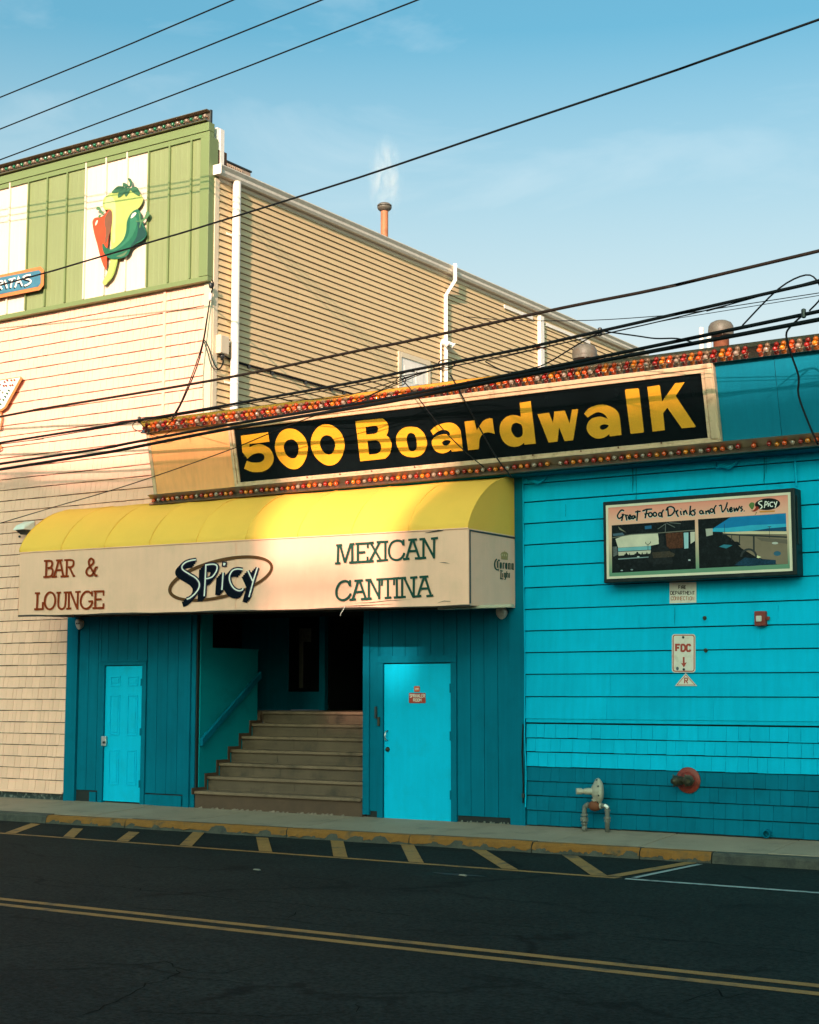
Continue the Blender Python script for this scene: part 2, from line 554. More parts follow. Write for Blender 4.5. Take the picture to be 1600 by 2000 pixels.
hatch = [((12, 1629), (70, 1610)), ((110, 1639), (152, 1619)), ((222, 1646), (262, 1626)), ((347, 1655), (388, 1627)), ((500, 1667), (512, 1637)),
         ((652, 1677), (658, 1643)), ((800, 1688), (795, 1650)), ((981, 1702), (935, 1661)), ((1165, 1713), (1113, 1672))]
for a, b in hatch:
    A, B = onZ(*a, ZR), onZ(*b, ZR)
    A.y = -2.95
    hw = .10
    marking('hatch_bar', PAINTY, [(A.x - hw, A.y), (A.x + hw, A.y), (B.x + hw, B.y), (B.x - hw, B.y)], ZR + .008)
for m_, a, b, dz in ((PAINTY, (1196, 1713), (1350, 1686), .008), (PAINTW, (1238, 1716), (1368, 1689), .008)):
    A, B = onZ(*a, ZR), onZ(*b, ZR)
    d = (B - A).normalized()
    n = Vector((-d.y, d.x, 0)) * (.075 if m_ is PAINTY else .035)
    marking('bay_line', m_, [A - n, A + n, B + n, B - n], ZR + dz)

CRK = mat('open_crack', (.0025, .003, .003), .9, spec=.05)
cracks = [[(-30, 1708), (95, 1720), (175, 1729), (250, 1735), (350, 1745), (450, 1756), (550, 1765), (650, 1774), (800, 1789), (940, 1803), (1075, 1815), (1300, 1836), (1500, 1852), (1640, 1866)],
          [(580, 1727), (640, 1720), (680, 1712), (720, 1705)], [(140, 1990), (190, 1972), (240, 1950), (285, 1922), (320, 1915), (350, 1900), (352, 1890)], [(270, 1975), (350, 1980), (450, 1983), (530, 1985), (600, 1984), (700, 1975), (712, 1945)],
          [(0, 1895), (100, 1895), (220, 1890), (320, 1880), (350, 1894), (430, 1902), (540, 1880)], [(0, 1855), (90, 1842), (200, 1838)], [(285, 1755), (300, 1752)], [(930, 1905), (1010, 1915), (1100, 1940), (1190, 1945)], [(1040, 1770), (1160, 1762), (1300, 1764), (1420, 1772)], [(560, 1795), (580, 1782), (620, 1778)], [(830, 1690), (880, 1694)], [(1230, 1690), (1290, 1694), (1380, 1696)], [(1330, 1960), (1400, 1935), (1420, 1950), (1500, 1925)]]
for ci, cpx in enumerate(cracks):
    P3 = [onZ(x, y, ZR) for x, y in cpx]
    fine_ = []
    for a_, b_ in zip(P3[:-1], P3[1:]):
        nseg = max(3, int((b_ - a_).length / .11))
        for k in range(nseg):
            q_ = a_.lerp(b_, k / nseg)
            fine_.append((q_.x + RND.gauss(0, .012), q_.y + RND.gauss(0, .022)))
    wd_ = [RND.uniform(.004, .016) * (1.2 if ci == 0 else 1) for _ in fine_]
    wd_[0] = wd_[-1] = .001
    ribbon(MB(), fine_, wd_, lambda x, y, o=0.0: Vector((x, y, ZR + .0022)), 0).build('crack', CRK, road)

# sidewalk: bed, slabs with open joints, kerb stones
sw = tag(MB().hexa([(-40, kerb_y(-40) + .1, ZR - .01), (10, kerb_y(10) + .1, ZR - .01), (10, .2, ZR - .01), (-40, .2, ZR - .01)],
                   [(-40, kerb_y(-40) + .1, -.03), (10, kerb_y(10) + .1, -.03), (10, .2, .035), (-40, .2, .035)]).build('sidewalk', CONC), kind='structure')
BASE[sw.name] = Vector((0, 0, 0))
xj = [-27.0 + 1.83 * i for i in range(16)]
xj = [x for x in xj if x < -8.2] + [onZ(1300, 1643, 0).x + .02, -6.1, -4.3, -2.5, -.7, 1.1]
xj = sorted(set([round(x, 3) for x in xj if not (-8.2 < x < -7.0 and abs(x - (onZ(1300, 1643, 0).x + .02)) > .05)]))
for a, b in zip(xj[:-1], xj[1:]):
    a += .006
    b -= .006
    dz = RND.uniform(-.004, .004)
    MB().hexa([(a, kerb_y(a) + .155, -.06), (b, kerb_y(b) + .155, -.06), (b, .12, 0), (a, .12, 0)],
              [(a, kerb_y(a) + .155, .002 + dz), (b, kerb_y(b) + .155, .002 + dz), (b, .12, .072 + dz), (a, .12, .072 + dz)]).build('slab', CONC, sw, bevel=.006)
kx = [onZ(px, 1592 + (px - 100) * .0564, 0).x for px in (92, 245, 560, 800, 1040, 1250, 1390)]
kx = [-27, -23, -20.2] + kx + [-5.2, -3.6, -1.8, 0, 2]
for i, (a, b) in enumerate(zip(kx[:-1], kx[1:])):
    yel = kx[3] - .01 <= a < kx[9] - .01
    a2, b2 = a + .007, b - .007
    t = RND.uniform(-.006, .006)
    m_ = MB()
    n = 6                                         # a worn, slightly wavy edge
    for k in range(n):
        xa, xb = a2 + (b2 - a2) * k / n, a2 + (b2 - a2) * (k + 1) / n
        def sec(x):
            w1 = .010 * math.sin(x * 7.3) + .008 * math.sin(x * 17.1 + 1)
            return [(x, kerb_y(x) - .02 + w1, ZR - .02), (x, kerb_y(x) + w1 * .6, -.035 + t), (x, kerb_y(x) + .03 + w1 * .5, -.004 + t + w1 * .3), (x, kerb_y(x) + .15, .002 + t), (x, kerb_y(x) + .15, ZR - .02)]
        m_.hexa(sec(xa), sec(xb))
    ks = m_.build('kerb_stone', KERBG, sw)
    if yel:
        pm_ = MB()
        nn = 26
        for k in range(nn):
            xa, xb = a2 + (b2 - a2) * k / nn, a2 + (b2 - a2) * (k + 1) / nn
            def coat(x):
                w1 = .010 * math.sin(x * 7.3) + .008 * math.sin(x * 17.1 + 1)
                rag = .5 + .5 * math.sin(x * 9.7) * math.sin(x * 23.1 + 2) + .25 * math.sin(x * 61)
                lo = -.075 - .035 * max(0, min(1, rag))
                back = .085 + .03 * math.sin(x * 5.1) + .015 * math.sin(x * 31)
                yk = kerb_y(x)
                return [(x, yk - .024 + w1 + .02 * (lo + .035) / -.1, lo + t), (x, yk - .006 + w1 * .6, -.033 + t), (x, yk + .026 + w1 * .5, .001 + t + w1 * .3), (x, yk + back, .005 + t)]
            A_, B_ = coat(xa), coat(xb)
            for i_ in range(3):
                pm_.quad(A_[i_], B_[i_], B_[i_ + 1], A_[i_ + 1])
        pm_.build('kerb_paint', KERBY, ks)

# ------------------------------------------------------------------ unseen block across the street behind the viewer, roofline and width shaped for light
hx, hy = 6.0, -48.0
ht = thing('shade_block', (hx, hy, ZR), 'unseen pale block across the street behind the viewer, shaped to shade the road', 'building')
HM = mat('shade_block_stucco', (.42, .38, .33), .8, .08, .3)
box('body', HM, ht, -8.5, 1.25, hy - 16, hy, ZR, 20.6)
box('body', HM, ht, 1.25, 4.4, hy - 16, hy, ZR, 20.15)
box('body', HM, ht, 4.4, 15.5, hy - 16, hy, ZR, 20.6)
box('parapet', HM, ht, -8.5, 1.28, hy - .3, hy + .002, 20.59, 23.45)
MB().prism([(3.25, hy - .3, 20.1), (15.5, hy - .3, 20.1), (15.5, hy - .3, 23.45), (4.3, hy - .3, 23.45), (3.55, hy - .3, 21.9)], (0, .302, 0)).build('parapet', HM, ht)
box('rail', HM, ht, 1.28, 2.9, hy - .12, hy - .02, 20.95, 21.2)
for k in range(9):
    box('baluster', HM, ht, 1.32 + k * .19, 1.40 + k * .19, hy - .10, hy - .04, 20.1, 20.95)
MB().prism([(-4.75, hy - 3, 23.4), (-2.75, hy - 3, 23.4), (-2.75, hy - 3, 24.05), (-2.6, hy - 3, 24.05), (-2.6, hy - 3, 24.4), (-3.2, hy - 3, 24.5), (-3.6, hy - 3, 24.8), (-3.95, hy - 3, 24.65), (-4.3, hy - 3, 24.6)], (0, .6, 0)).build('shadow_bump', HM, ht)  # unseen silhouette, shaped to cast the bump of shade on the cream wall
for fl in range(6):
    for k in range(6):
        box('window', GLASSD, ht, -7.5 + k * 3.8, -5.7 + k * 3.8, hy - .05, hy + .02, 1.6 + fl * 3.1, 3.3 + fl * 3.1)

# ================================================================== left building: cream shingles, green fascia, tan vinyl side
XC = -15.05
cb = thing('shingled_building', (-18, 0, 0), 'two storey building with cream shingle front, green fascia and tan vinyl side wall', 'building')
box('front_wall', GAPSH, cb, -26, -17.94, .012, .3, .2, 10.1)
box('front_wall', GAPSH, cb, -17.94, XC, .012, .3, 3.16, 10.1)
box('foundation', FOUND, cb, -26, -17.95, .03, .3, -.05, .2)
box('bottom_board', CREAM, cb, -26, -17.96, -.022, .012, .165, .195)
# shingles
def wedge(x0, x1, z0, h, t0=.022, t1=.003):
    return [(x0, -t0, z0), (x1, -t0, z0), (x1, .010, z0), (x0, .010, z0)], [(x0, -t1, z0 + h), (x1, -t1, z0 + h), (x1, .010, z0 + h), (x0, .010, z0 + h)]
SH = mesh_only(MB().hexa(*wedge(0, 1, 0, .170)), 'shingle', CREAM)
EXPO = .1813
rest = MB()
count = 0
XB = -15.995                                     # cover strip over the joint in the shingle front
for r in range(44):
    z0 = .196 + r * EXPO
    if z0 > 7.95: break
    segs = [(-26, XB - .02), (XB + .02, -15.18)] if z0 > 5.4 else ([(-26, -15.2)] if z0 > 2.95 else [(-26, -17.93)])
    for (a, b) in segs:
        x = a
        while x < b - .004:
            wd = RND.choice((.08, .10, .115, .13, .15, .17))
            if x + wd > b - .05: wd = b - x
            zz = z0 + RND.uniform(-.0025, .0025)
            if -20.0 < x < -17.9 and count < 298 and z0 < 4.6:
                place(SH, 'shingle', cb, (x, RND.uniform(-.002, .002), zz), None, (wd - .0045, 1, 1))
                count += 1
            else:
                rest.hexa(*wedge(x, x + wd - .0045, zz, .170))
            x += wd
tag(rest.build('shingle_field', CREAM, cb), kind='stuff')
box('cover_strip', CREAM, cb, XB - .025, XB + .025, -.03, .01, 5.4, 7.98, bevel=.006)
box('corner_board', TANT, cb, -15.19, XC + .012, -.022, .012, 4.9, 7.98)
box('corner_board', TANT, cb, XC, XC + .022, .0125, .11, 4.9, 9.62)
# green fascia of standing seam panels
yf = -.085
ps = [-26.3, -25.86, -25.41, -24.96, -24.5, -24.05, -23.6, -23.14, -22.69, -22.23, -21.78, -21.33, -20.87, -20.42, -19.92, -19.47, -19.02, -18.57, -18.11, -17.68, -17.23, -16.77, -16.31, -15.87, -15.42, -15.06]
for i, (a, b) in enumerate(zip(ps[:-1], ps[1:])):
    grp = int(math.floor((i - 1) / 3.0))
    col = GREEN if grp % 2 == 1 else CRMP
    if a > -16.4: col = GREEN
    wv = b - a
    prof = [(a, yf)]
    for q in (.25, .5, .75):
        prof += [(a + wv * q - .02, yf), (a + wv * q - .008, yf - .002), (a + wv * q + .008, yf - .002), (a + wv * q + .02, yf)]
    prof += [(b, yf), (b, .0), (a, .0)]
    MB().hexa([(p[0], p[1], 8.05) for p in prof], [(p[0], p[1], 10.34) for p in prof]).build('fascia_panel', col, cb)
    if a > -26.2:
        box('panel_seam', GREENT if col is GREEN or a in (-17.68 + 0,) and False else CRMP, cb, a - .014, a + .014, yf - .034, yf + .0, 8.06, 10.335)
box('fascia_trim', GREENT, cb, -26.3, XC - .0, -.135, .0, 10.34, 10.475, bevel=.004)
box('fascia_trim', GREENT, cb, -26.3, XC - .0, -.118, .0, 10.255, 10.335, bevel=.004)
box('fascia_trim', GREENT, cb, -26.3, XC, -.115, .0, 7.975, 8.052, bevel=.004)
box('fascia_trim', GREENT, cb, -15.22, XC + .004, -.125, .09, 8.053, 10.254, bevel=.004)
box('parapet_back', WHITE, cb, -26, XC - .02, .092, .24, 9.82, 10.46)
box('parapet_brace', WHITE, cb, XC - .02, XC + .012, .13, .22, 9.85, 10.44)
# light strip on the parapet
def bulb_mesh(m, name, r=.0295):
    prof = [(0, r * .62), (.012, r * .70), (.020, r * .95), (.034, r * 1.06), (.050, r * .98), (.062, r * .70), (.068, r * .25)]
    return mesh_only(MB().lathe((0, 0, 0), (0, -1, 0), prof, 10), name, m, True)
BM = {k: bulb_mesh(m, n) for k, m, n in (('r', BR, 'red_bulb'), ('y', BY, 'amber_bulb'), ('o', BO, 'orange_bulb'), ('w', BW, 'clear_bulb'), ('g', BG, 'green_bulb'))}
ch = MB()
ch.prism([(-26.2, -.06, 10.49), (-26.2, -.18, 10.50), (-26.2, -.18, 10.506), (-26.2, -.09, 10.512), (-26.2, -.07, 10.66), (-26.2, -.16, 10.672), (-26.2, -.16, 10.68), (-26.2, -.06, 10.68)], (11.12, 0, 0))
strip = ch.build('light_channel', CHROMED, cb)
box('channel_back', DARKM, cb, -26.2, -15.08, -.058, -.02, 10.476, 10.70)
n = 0
x = -15.14
while x > -20.6:
    place(BM['w' if n % 2 == 0 else 'g'], 'bulb', strip, (x, -.085, 10.585), (R(-6), 0, 0))
    x -= .094
    n += 1
# tan vinyl courses on the side wall
box('side_wall', GAPSH, cb, XC - .3, XC, .02, 15.6, 4.0, 9.66)
z0 = 5.23
k = 0
while z0 < 9.6:
    y = .115
    first = 1.0 + (k % 4) * .9 + RND.uniform(-.2, .2)
    cuts = [y, y + first]
    while cuts[-1] < 15.6: cuts.append(cuts[-1] + 3.66)
    cuts[-1] = 15.6
    for a, b in zip(cuts[:-1], cuts[1:]):
        o1 = .0012 * (cuts.index(a) % 2)
        MB().prism([(XC - .002, a, z0), (XC + .024 + o1, a, z0), (XC + .024 + o1, a, z0 + .006), (XC + .004 + o1, a, z0 + .0915), (XC - .002, a, z0 + .0915)], (0, b - a, 0)).build('siding_course', TAN, cb)
    z0 += .1015
    k += 1
# frieze, gutter, roof
box('frieze_board', TANT, cb, XC, XC + .024, .1, 15.6, 9.585, 9.655)
gut = [(XC + .002, 0, 9.66), (XC + .10, 0, 9.66), (XC + .125, 0, 9.70), (XC + .13, 0, 9.74), (XC + .165, 0, 9.79), (XC + .165, 0, 9.805), (XC + .15, 0, 9.805), (XC + .15, 0, 9.795), (XC + .002, 0, 9.795)]
MB().prism([(p[0], -.02, p[2]) for p in gut], (0, 15.75, 0)).build('gutter', GUTR, cb)
box('gutter_end', WHITE, cb, XC - .01, XC + .168, -.028, -.0205, 9.655, 9.81)
MB().prism([(-26, .245, 9.79), (XC + .04, .245, 9.80), (XC + .04, .245, 9.82), (-20, .245, 9.98), (-26, .245, 9.9)], (0, 15.4, 0)).build('roof', ROOF, cb)
# downspouts
YD1 = onX(459, 580, XC + .08).y
ds = MB().tube([(XC + .09, YD1, 9.66), (XC + .09, YD1, 5.95)], .066, 18).build('downspout', WHITE, cb, 'angle')
for px, py in ((0, 478), (0, 668), (0, 748)):
    z_ = onX(459, py, XC + .09).z if py != 478 else onX(459, 458, XC + .09).z
    MB().lathe((XC + .09, YD1, z_ - .02), (0, 0, 1), [(0, .071), (.035, .071)], 18).build('strap', WHITE, ds)
    MB().box(XC + .0, XC + .03, YD1 - .15, YD1 + .0, z_ - .02, z_ + .015).build('strap_tab', WHITE, ds)
MB().lathe((XC + .09, YD1, 5.93), (0, 0, 1), [(0, .075), (.09, .075)], 18).build('boot', DARKM, ds)
YD2 = onX(870, 700, XC + .05).y
YD2t = onX(887, 545, XC + .17).y
d2 = MB()
sec = .034
d2.tube([(XC + .19, YD2t, 9.84), (XC + .19, YD2t, 9.52), (XC + .06, YD2, 9.22), (XC + .055, YD2, 5.6)], sec * 1.3, 4).build('downspout', WHITE, cb)
YD3 = onX(1056, 660, XC + .05).y
d3 = MB().box(XC + .02, XC + .10, YD3 - .085, YD3 + .085, 5.6, 9.6).build('downspout', WHITE, cb, bevel=.01)
MB().box(XC + .018, XC + .106, YD3 - .2, YD3 + .15, 8.905, 8.925).build('strap', RUST, d3)
for (xa, ya, xb, yb) in ((985, 595, 1040, 621), (1066, 630, 1152, 668)):
    A, B = onX(xa, ya, XC + .03), onX(xb, yb, XC + .03)
    MB().box(XC + .021, XC + .045, A.y, B.y, A.z - .07, A.z + .0).build('bright_trim_strip', WHITE, cb)
# upper side door
dA, dB = onX(781, 697, XC), onX(832, 712, XC)
sdoor = box('side_door', WHITE, cb, XC - .02, XC + .028, dA.y, dB.y, 5.7, dA.z, bevel=.004)
for (ya, yb, za, zb) in ((.12, .42, -.14, -.42), (.55, .85, -.14, -.42), (.12, .42, -.55, -1.2), (.55, .85, -.55, -1.2)):
    L = dB.y - dA.y
    MB().box(XC + .028, XC + .036, dA.y + ya * L, dA.y + yb * L, dA.z + zb, dA.z + za).build('raised_panel', WHITE, sdoor, bevel=.006)
for (a, b, c, d) in ((dA.y - .09, dA.y, 5.6, dA.z + .09), (dB.y, dB.y + .09, 5.6, dA.z + .09)):
    MB().box(XC, XC + .045, a, b, c, d).build('door_casing', TANT, cb)
box('door_casing', TANT, cb, XC, XC + .047, dA.y, dB.y, dA.z, dA.z + .09)
# twin spot light and meter box by the corner
p = onX(872, 668, XC + .1)
sl = thing('wall_floodlight', p, 'small white twin floodlight on the tan wall beside a downspout', 'floodlight')
MB().lathe((XC + .02, p.y, p.z), (1, 0, 0), [(0, .07), (.03, .07), (.035, .05), (.06, .03)], 14).build('mount', WHITE, sl, True)
for dy in (-.02, .16):
    MB().lathe((XC + .10, p.y + dy, p.z - .02), (.5, .35, -.45), [(-.05, .03), (0, .05), (.06, .075), (.065, .07), (.06, .01)], 14).build('lamp_head', WHITE, sl, True)
MB().tube([(XC + .035, p.y - .09, p.z - .02), (XC + .035, p.y - .09, 5.7)], .016, 8).build('conduit', WHITE, sl)
p = onX(432, 676, XC + .04)
eb = thing('junction_box', p, 'pale utility box on tan siding beside the tall white downspout', 'utility box')
MB().box(XC + .01, XC + .11, p.y - .10, p.y + .11, p.z - .13, p.z + .16).build('case', TANT, eb, bevel=.01)
MB().box(XC + .108, XC + .116, p.y - .09, p.y + .10, p.z - .12, p.z + .15).build('cover', TANT, eb, bevel=.004)
MB().lathe((XC + .06, p.y, p.z - .13), (0, 0, -1), [(0, .04), (.05, .04), (.06, .025), (.09, .025)], 10).build('gland', DARKM, eb, True)
# sloping conduit with clips
cpts = [onX(x, y, XC + .035) for x, y in ((437, 695), (464, 708), (531, 727), (631, 755), (687, 769))]
con = tag(MB().tube(cpts, .014, 8).build('conduit_run', CABLE), 'thin dark conduit sloping down across the tan siding', 'conduit')
BASE[con.name] = Vector((0, 0, 0))
for t in (.18, .33, .5, .66, .82, .93):
    i = min(int(t * 4), 3)
    q = cpts[i].lerp(cpts[i + 1], t * 4 - i)
    MB().box(XC + .015, XC + .06, q.y - .02, q.y + .02, q.z - .04, q.z + .005).build('clip', DARKM, con)

# rooftop things on the left building
a, b = onX(431, 312, -15.9), onX(476, 356, -15.9)
ac = thing('air_conditioner', (-16.2, a.y + .4, 9.8), 'tan rooftop air conditioner with louvred side behind the green parapet', 'air conditioner')
ACM = mat('tan_enamel', (.40, .28, .20), .5, .08, 4)
y0, y1 = onX(430, 330, -15.9).y - .15, onX(490, 345, -15.9).y
yl = onX(475, 340, -15.9).y
ztop = onX(431, 311, -15.9).z
MB().box(-16.9, -15.9, y0, y1, 9.85, ztop).build('case', ACM, ac, bevel=.012)
MB().box(-16.92, -15.885, y0 - .01, y1 + .015, ztop, ztop + .03).build('lid', DARKM, ac, bevel=.005)
for i in range(12):
    yy = y0 + .03 + (yl - y0 - .05) * i / 12
    MB().box(-15.899, -15.875, yy, yy + .028, 9.87, ztop - .03).build('louvre', ACM, ac)
p0 = onX(751, 470, -16.6)
zt = onX(751, 405, -16.6).z
fl = thing('flue_pipe', (-16.6, p0.y, 9.8), 'rusty orange flue pipe with round cap, smoking above the tan wall', 'flue')
MB().lathe((-16.6, p0.y, 9.82), (0, 0, 1), [(0, .075), (zt - 9.83, .075)], 18).build('pipe', RUSTP, fl, 'angle')
MB().lathe((-16.6, p0.y, zt - .03), (0, 0, 1), [(-.05, .08), (-.01, .13), (.02, .145), (.035, .145), (.037, .12), (.055, .12), (.057, .145), (.075, .145), (.11, .10), (.12, .02)], 20).build('cap', VENTM, fl, 'angle')
sm = MB()
sp = [(-16.6, p0.y + .06, zt - .35), (-16.6, p0.y + .05, zt + .1), (-16.62, p0.y + .05, zt + .6), (-16.6, p0.y + .08, zt + 1.1), (-16.6, p0.y + .12, zt + 1.6)]
sm.tube(sp, [.30, .40, .42, .40, .30], 14)
smo = tag(sm.build('smoke', ROOF), 'faint white plume of smoke rising from the rusty flue', 'smoke', kind='stuff')
mv = bpy.data.materials.new('smoke_air')
mv.use_nodes = True
t_ = mv.node_tree
t_.nodes.remove(t_.nodes['Principled BSDF'])
pv = t_.nodes.new('ShaderNodeVolumePrincipled')
pv.inputs['Color'].default_value = (1, 1, 1, 1)
pv.inputs['Anisotropy'].default_value = -.25
nz_ = t_.nodes.new('ShaderNodeTexNoise')
nz_.inputs['Scale'].default_value = 3.6
nz_.inputs['Distortion'].default_value = 1.2
nz_.inputs['Detail'].default_value = 4
mr_ = t_.nodes.new('ShaderNodeMapRange')
mr_.inputs['From Min'].default_value = .42
mr_.inputs['From Max'].default_value = .68
mr_.inputs['To Max'].default_value = 2.8
t_.links.new(nz_.outputs['Fac'], mr_.inputs['Value'])
tcv = t_.nodes.new('ShaderNodeTexCoord')
sep = t_.nodes.new('ShaderNodeVectorMath')
sep.operation = 'SUBTRACT'
sep.inputs[1].default_value = (.5, .5, .5)
t_.links.new(tcv.outputs['Generated'], sep.inputs[0])
ln_ = t_.nodes.new('ShaderNodeVectorMath')
ln_.operation = 'LENGTH'
t_.links.new(sep.outputs['Vector'], ln_.inputs[0])
fo = t_.nodes.new('ShaderNodeMapRange')
fo.interpolation_type = 'SMOOTHSTEP'
fo.inputs['From Min'].default_value = .05
fo.inputs['From Max'].default_value = .50
fo.inputs['To Min'].default_value = 1
fo.inputs['To Max'].default_value = 0
t_.links.new(ln_.outputs['Value'], fo.inputs['Value'])
mu_ = t_.nodes.new('ShaderNodeMath')
mu_.operation = 'MULTIPLY'
t_.links.new(fo.outputs['Result'], mu_.inputs[0])
t_.links.new(mr_.outputs['Result'], mu_.inputs[1])
t_.links.new(mu_.outputs[0], pv.inputs['Density'])
t_.links.new(pv.outputs['Volume'], t_.nodes['Material Output'].inputs['Volume'])
smo.data.materials.clear()
smo.data.materials.append(mv)

# ================================================================== teal building
tb = thing('teal_building', (-11, 0, 0), 'low teal painted building with stair entrance, plank panels and clapboard wall', 'building')
XE = 1.5
box('wall_core', GAPSHG, tb, -9.69, XE, .022, .3, .0, 5.55)
box('wall_core', TEALD, tb, -17.9, -9.69, .03, .28, 3.05, 5.0)
box('wall_core', TEALD, tb, XC + .03, -9.69, .03, .28, 5.0, 5.55)
box('roof', ROOF, tb, XC + .2, XE, .3, 14, 5.2, 5.3)
box('bottom_gap', BLACKI, tb, -9.69, XE, .004, .022, -.02, .1)
def course(rows, m, lo, hi, name, t0, t1, x0, x1):
    for (zb, zt) in rows:
        x = x0
        while x < x1 - .05:
            wd = RND.uniform(lo, hi)
            if x + wd > x1 - lo * .5: wd = x1 - x
            dz = RND.uniform(-.003, .003) if name == 'shingle' else RND.uniform(-.0015, .0015)
            g = .0032 if name == 'shingle' else .0025
            a, b = x + g / 2, x + wd - g / 2
            MB().hexa([(a, -t0, zb + dz), (b, -t0, zb + dz), (b, .02, zb + dz), (a, .02, zb + dz)],
                      [(a, -t1, zt - .013), (b, -t1, zt - .013), (b, .02, zt - .013), (a, .02, zt - .013)]).build(name, m, tb)
            x += wd
zs = [4.78, 4.465, 4.225, 3.943, 3.665, 3.384, 3.108, 2.829, 2.55, 2.27, 1.993, 1.708, 1.423]
course(list(zip(zs[1:], zs[:-1])), TEAL, 1.1, 2.3, 'wall_board', .028, .003, -9.66, XE)
box('ledge_strip', TEAL, tb, -9.65, XE, -.019, .02, 1.374, 1.419)
course([(1.182, 1.365), (1.006, 1.182), (.818, 1.006)], TEAL, .11, .24, 'shingle', .020, .004, -9.65, -4.6)
course([(.636, .818), (.455, .636), (.271, .455), (.085, .271)], TEALD, .11, .24, 'shingle', .019, .004, -9.65, -4.6)
course([(1.182, 1.365), (1.006, 1.182), (.818, 1.006)], TEAL, .5, .9, 'wall_board', .020, .004, -4.6, XE)
course([(.636, .818), (.455, .636), (.271, .455), (.085, .271)], TEALD, .5, .9, 'wall_board', .019, .004, -4.6, XE)
box('corner_trim', TEALD, tb, -9.885, -9.70, -.03, .03, .055, 4.60)
box('corner_trim', TEALD, tb, -9.695, -9.665, -.036, .02, .055, 4.60)
MB().tube([(-9.652, -.04, 4.55), (-9.655, -.04, 3.4), (-9.648, -.04, 2.2), (-9.66, -.045, 1.2), (-9.645, -.04, .75), (-9.655, -.04, .3)], .008, 6).build('conduit', TEAL, tb)
MB().tube([(-9.675, -.05, 1.35), (-9.69, -.055, 1.0), (-9.68, -.05, .6), (-9.685, -.05, .35)], .010, 6).build('loose_cable', CABLE, tb)
box('cable_clip', DARKM, tb, -9.70, -9.665, -.06, -.035, .42, .47)
# thin dark patch runs on the wall top: pipe dropping into the light box
MB().tube([onY(1552, 888, -.05), onY(1556, 950, -.05)], .012, 8).build('conduit', TEAL, tb)
for (px, py) in ((1415, 905), (1045, 935)):
    q = onY(px, py, -.05)
    MB().tube([q + Vector((-.12, 0, .02)), q + Vector((-.09, -.02, -.05)), q + Vector((-.02, -.02, -.03)), q + Vector((.06, -.02, -.06)), q + Vector((.14, 0, -.02)), q + Vector((.17, 0, .03))], [.012, .016, .03, .03, .016, .012], 8).build('cable_splice', TEAL, tb, True)

STAIN = mat('drip_stain', (.002, .15, .21), .8, .3, 20, spec=.04)
for px_, y0_, y1_, wp in ((1236, 903, 962, 3.0), (1243, 905, 985, 1.6), (1493, 890, 948, 2.2), (1497, 892, 925, 1.2), (1105, 985, 1010, 1.0), (1318, 1186, 1222, 1.0)):
    ribbon(MB(), [(px_ + RND.uniform(-.5, .5), y0_ + (y1_ - y0_) * k / 6) for k in range(7)], [wp * RND.uniform(.5, 1.1) for _ in range(6)] + [.3], lambda x, y, o=0.0: onY(x, y, -.0292), 0).build('drip_stain', STAIN, tb)

# entrance front: posts, planks, doors
box('entrance_trim', TEALD, tb, -17.925, -17.69, -.03, .05, .055, 3.2)
pl = [-17.674 + .2068 * i for i in range(11)]
D1 = (-17.20, -16.235, 2.225)
def planks(edges, dx0, dx1, dz, zb):
    for a, b in zip(edges[:-1], edges[1:]):
        segs = []
        if b <= dx0 + .002 or a >= dx1 - .002: segs = [(a, b, zb)]
        else:
            if a < dx0 - .01: segs.append((a, dx0, zb))
            if b > dx1 + .01: segs.append((dx1, b, zb))
            segs.append((max(a, dx0) if a < dx0 else a, min(b, dx1) if b > dx1 else b, dz))
        for (u, v, z_) in segs:
            if v - u < .02: continue
            MB().box(u + .004, v - .004, 0, .03, z_, 3.15).build('plank', TEALD, tb)
planks(pl + [-15.445], D1[0], D1[1], D1[2], .245)
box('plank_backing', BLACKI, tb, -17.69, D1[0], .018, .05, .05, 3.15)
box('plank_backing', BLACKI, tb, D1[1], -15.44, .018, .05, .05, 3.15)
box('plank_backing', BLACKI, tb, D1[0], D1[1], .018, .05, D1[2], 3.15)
box('plinth_block', TEALD, tb, -17.38, -17.24, -.012, .03, .055, .22)
box('plinth_board', TEALD, tb, -16.215, -15.49, -.018, .03, .055, .225)
box('entrance_trim', TEALD, tb, -15.44, -15.33, -.04, .05, .055, 3.15)
box('entrance_trim', TEALD, tb, -15.325, -15.245, -.012, .05, .06, 3.15)
box('dark_gap', BLACKI, tb, -15.243, -15.222, .0, .05, .06, 3.15)
# door jambs of the narrow door
box('door_frame', TEALD, tb, D1[0], -17.105, -.02, .05, .05, 2.165)
box('door_frame', TEALD, tb, -16.315, D1[1], -.02, .05, .05, 2.165)
box('door_frame', TEALD, tb, D1[0], D1[1], -.022, .05, 2.168, D1[2])
box('drip_cap', TEALD, tb, D1[0] - .02, D1[1] + .02, -.045, .0, D1[2], D1[2] + .018)
d1 = box('panel_door', DOORT, tb, -17.10, -16.32, .012, .05, .095, 2.155)
for (fa, fb) in ((.13, .40), (.60, .87)):
    for (ha, hb) in ((.075, .15), (.215, .515), (.62, .88)):
        xa, xb = -17.10 + .78 * fa, -17.10 + .78 * fb
        za, zb = 2.155 - 2.06 * hb, 2.155 - 2.06 * ha
        fr = MB()
        fr.box(xa, xb, .003, .0125, za, za + .02).box(xa, xb, .003, .0125, zb - .02, zb).box(xa, xa + .018, .003, .0125, za + .02, zb - .02).box(xb - .018, xb, .003, .0125, za + .02, zb - .02)
        fr.build('moulding', DOORT, d1, bevel=.004)
        MB().box(xa + .04, xb - .04, .005, .0122, za + .045, zb - .045).build('raised_panel', DOORT, d1, bevel=.005)
box('door_backing', BLACKI, tb, -17.9, -15.34, .055, .12, .0, 3.05)
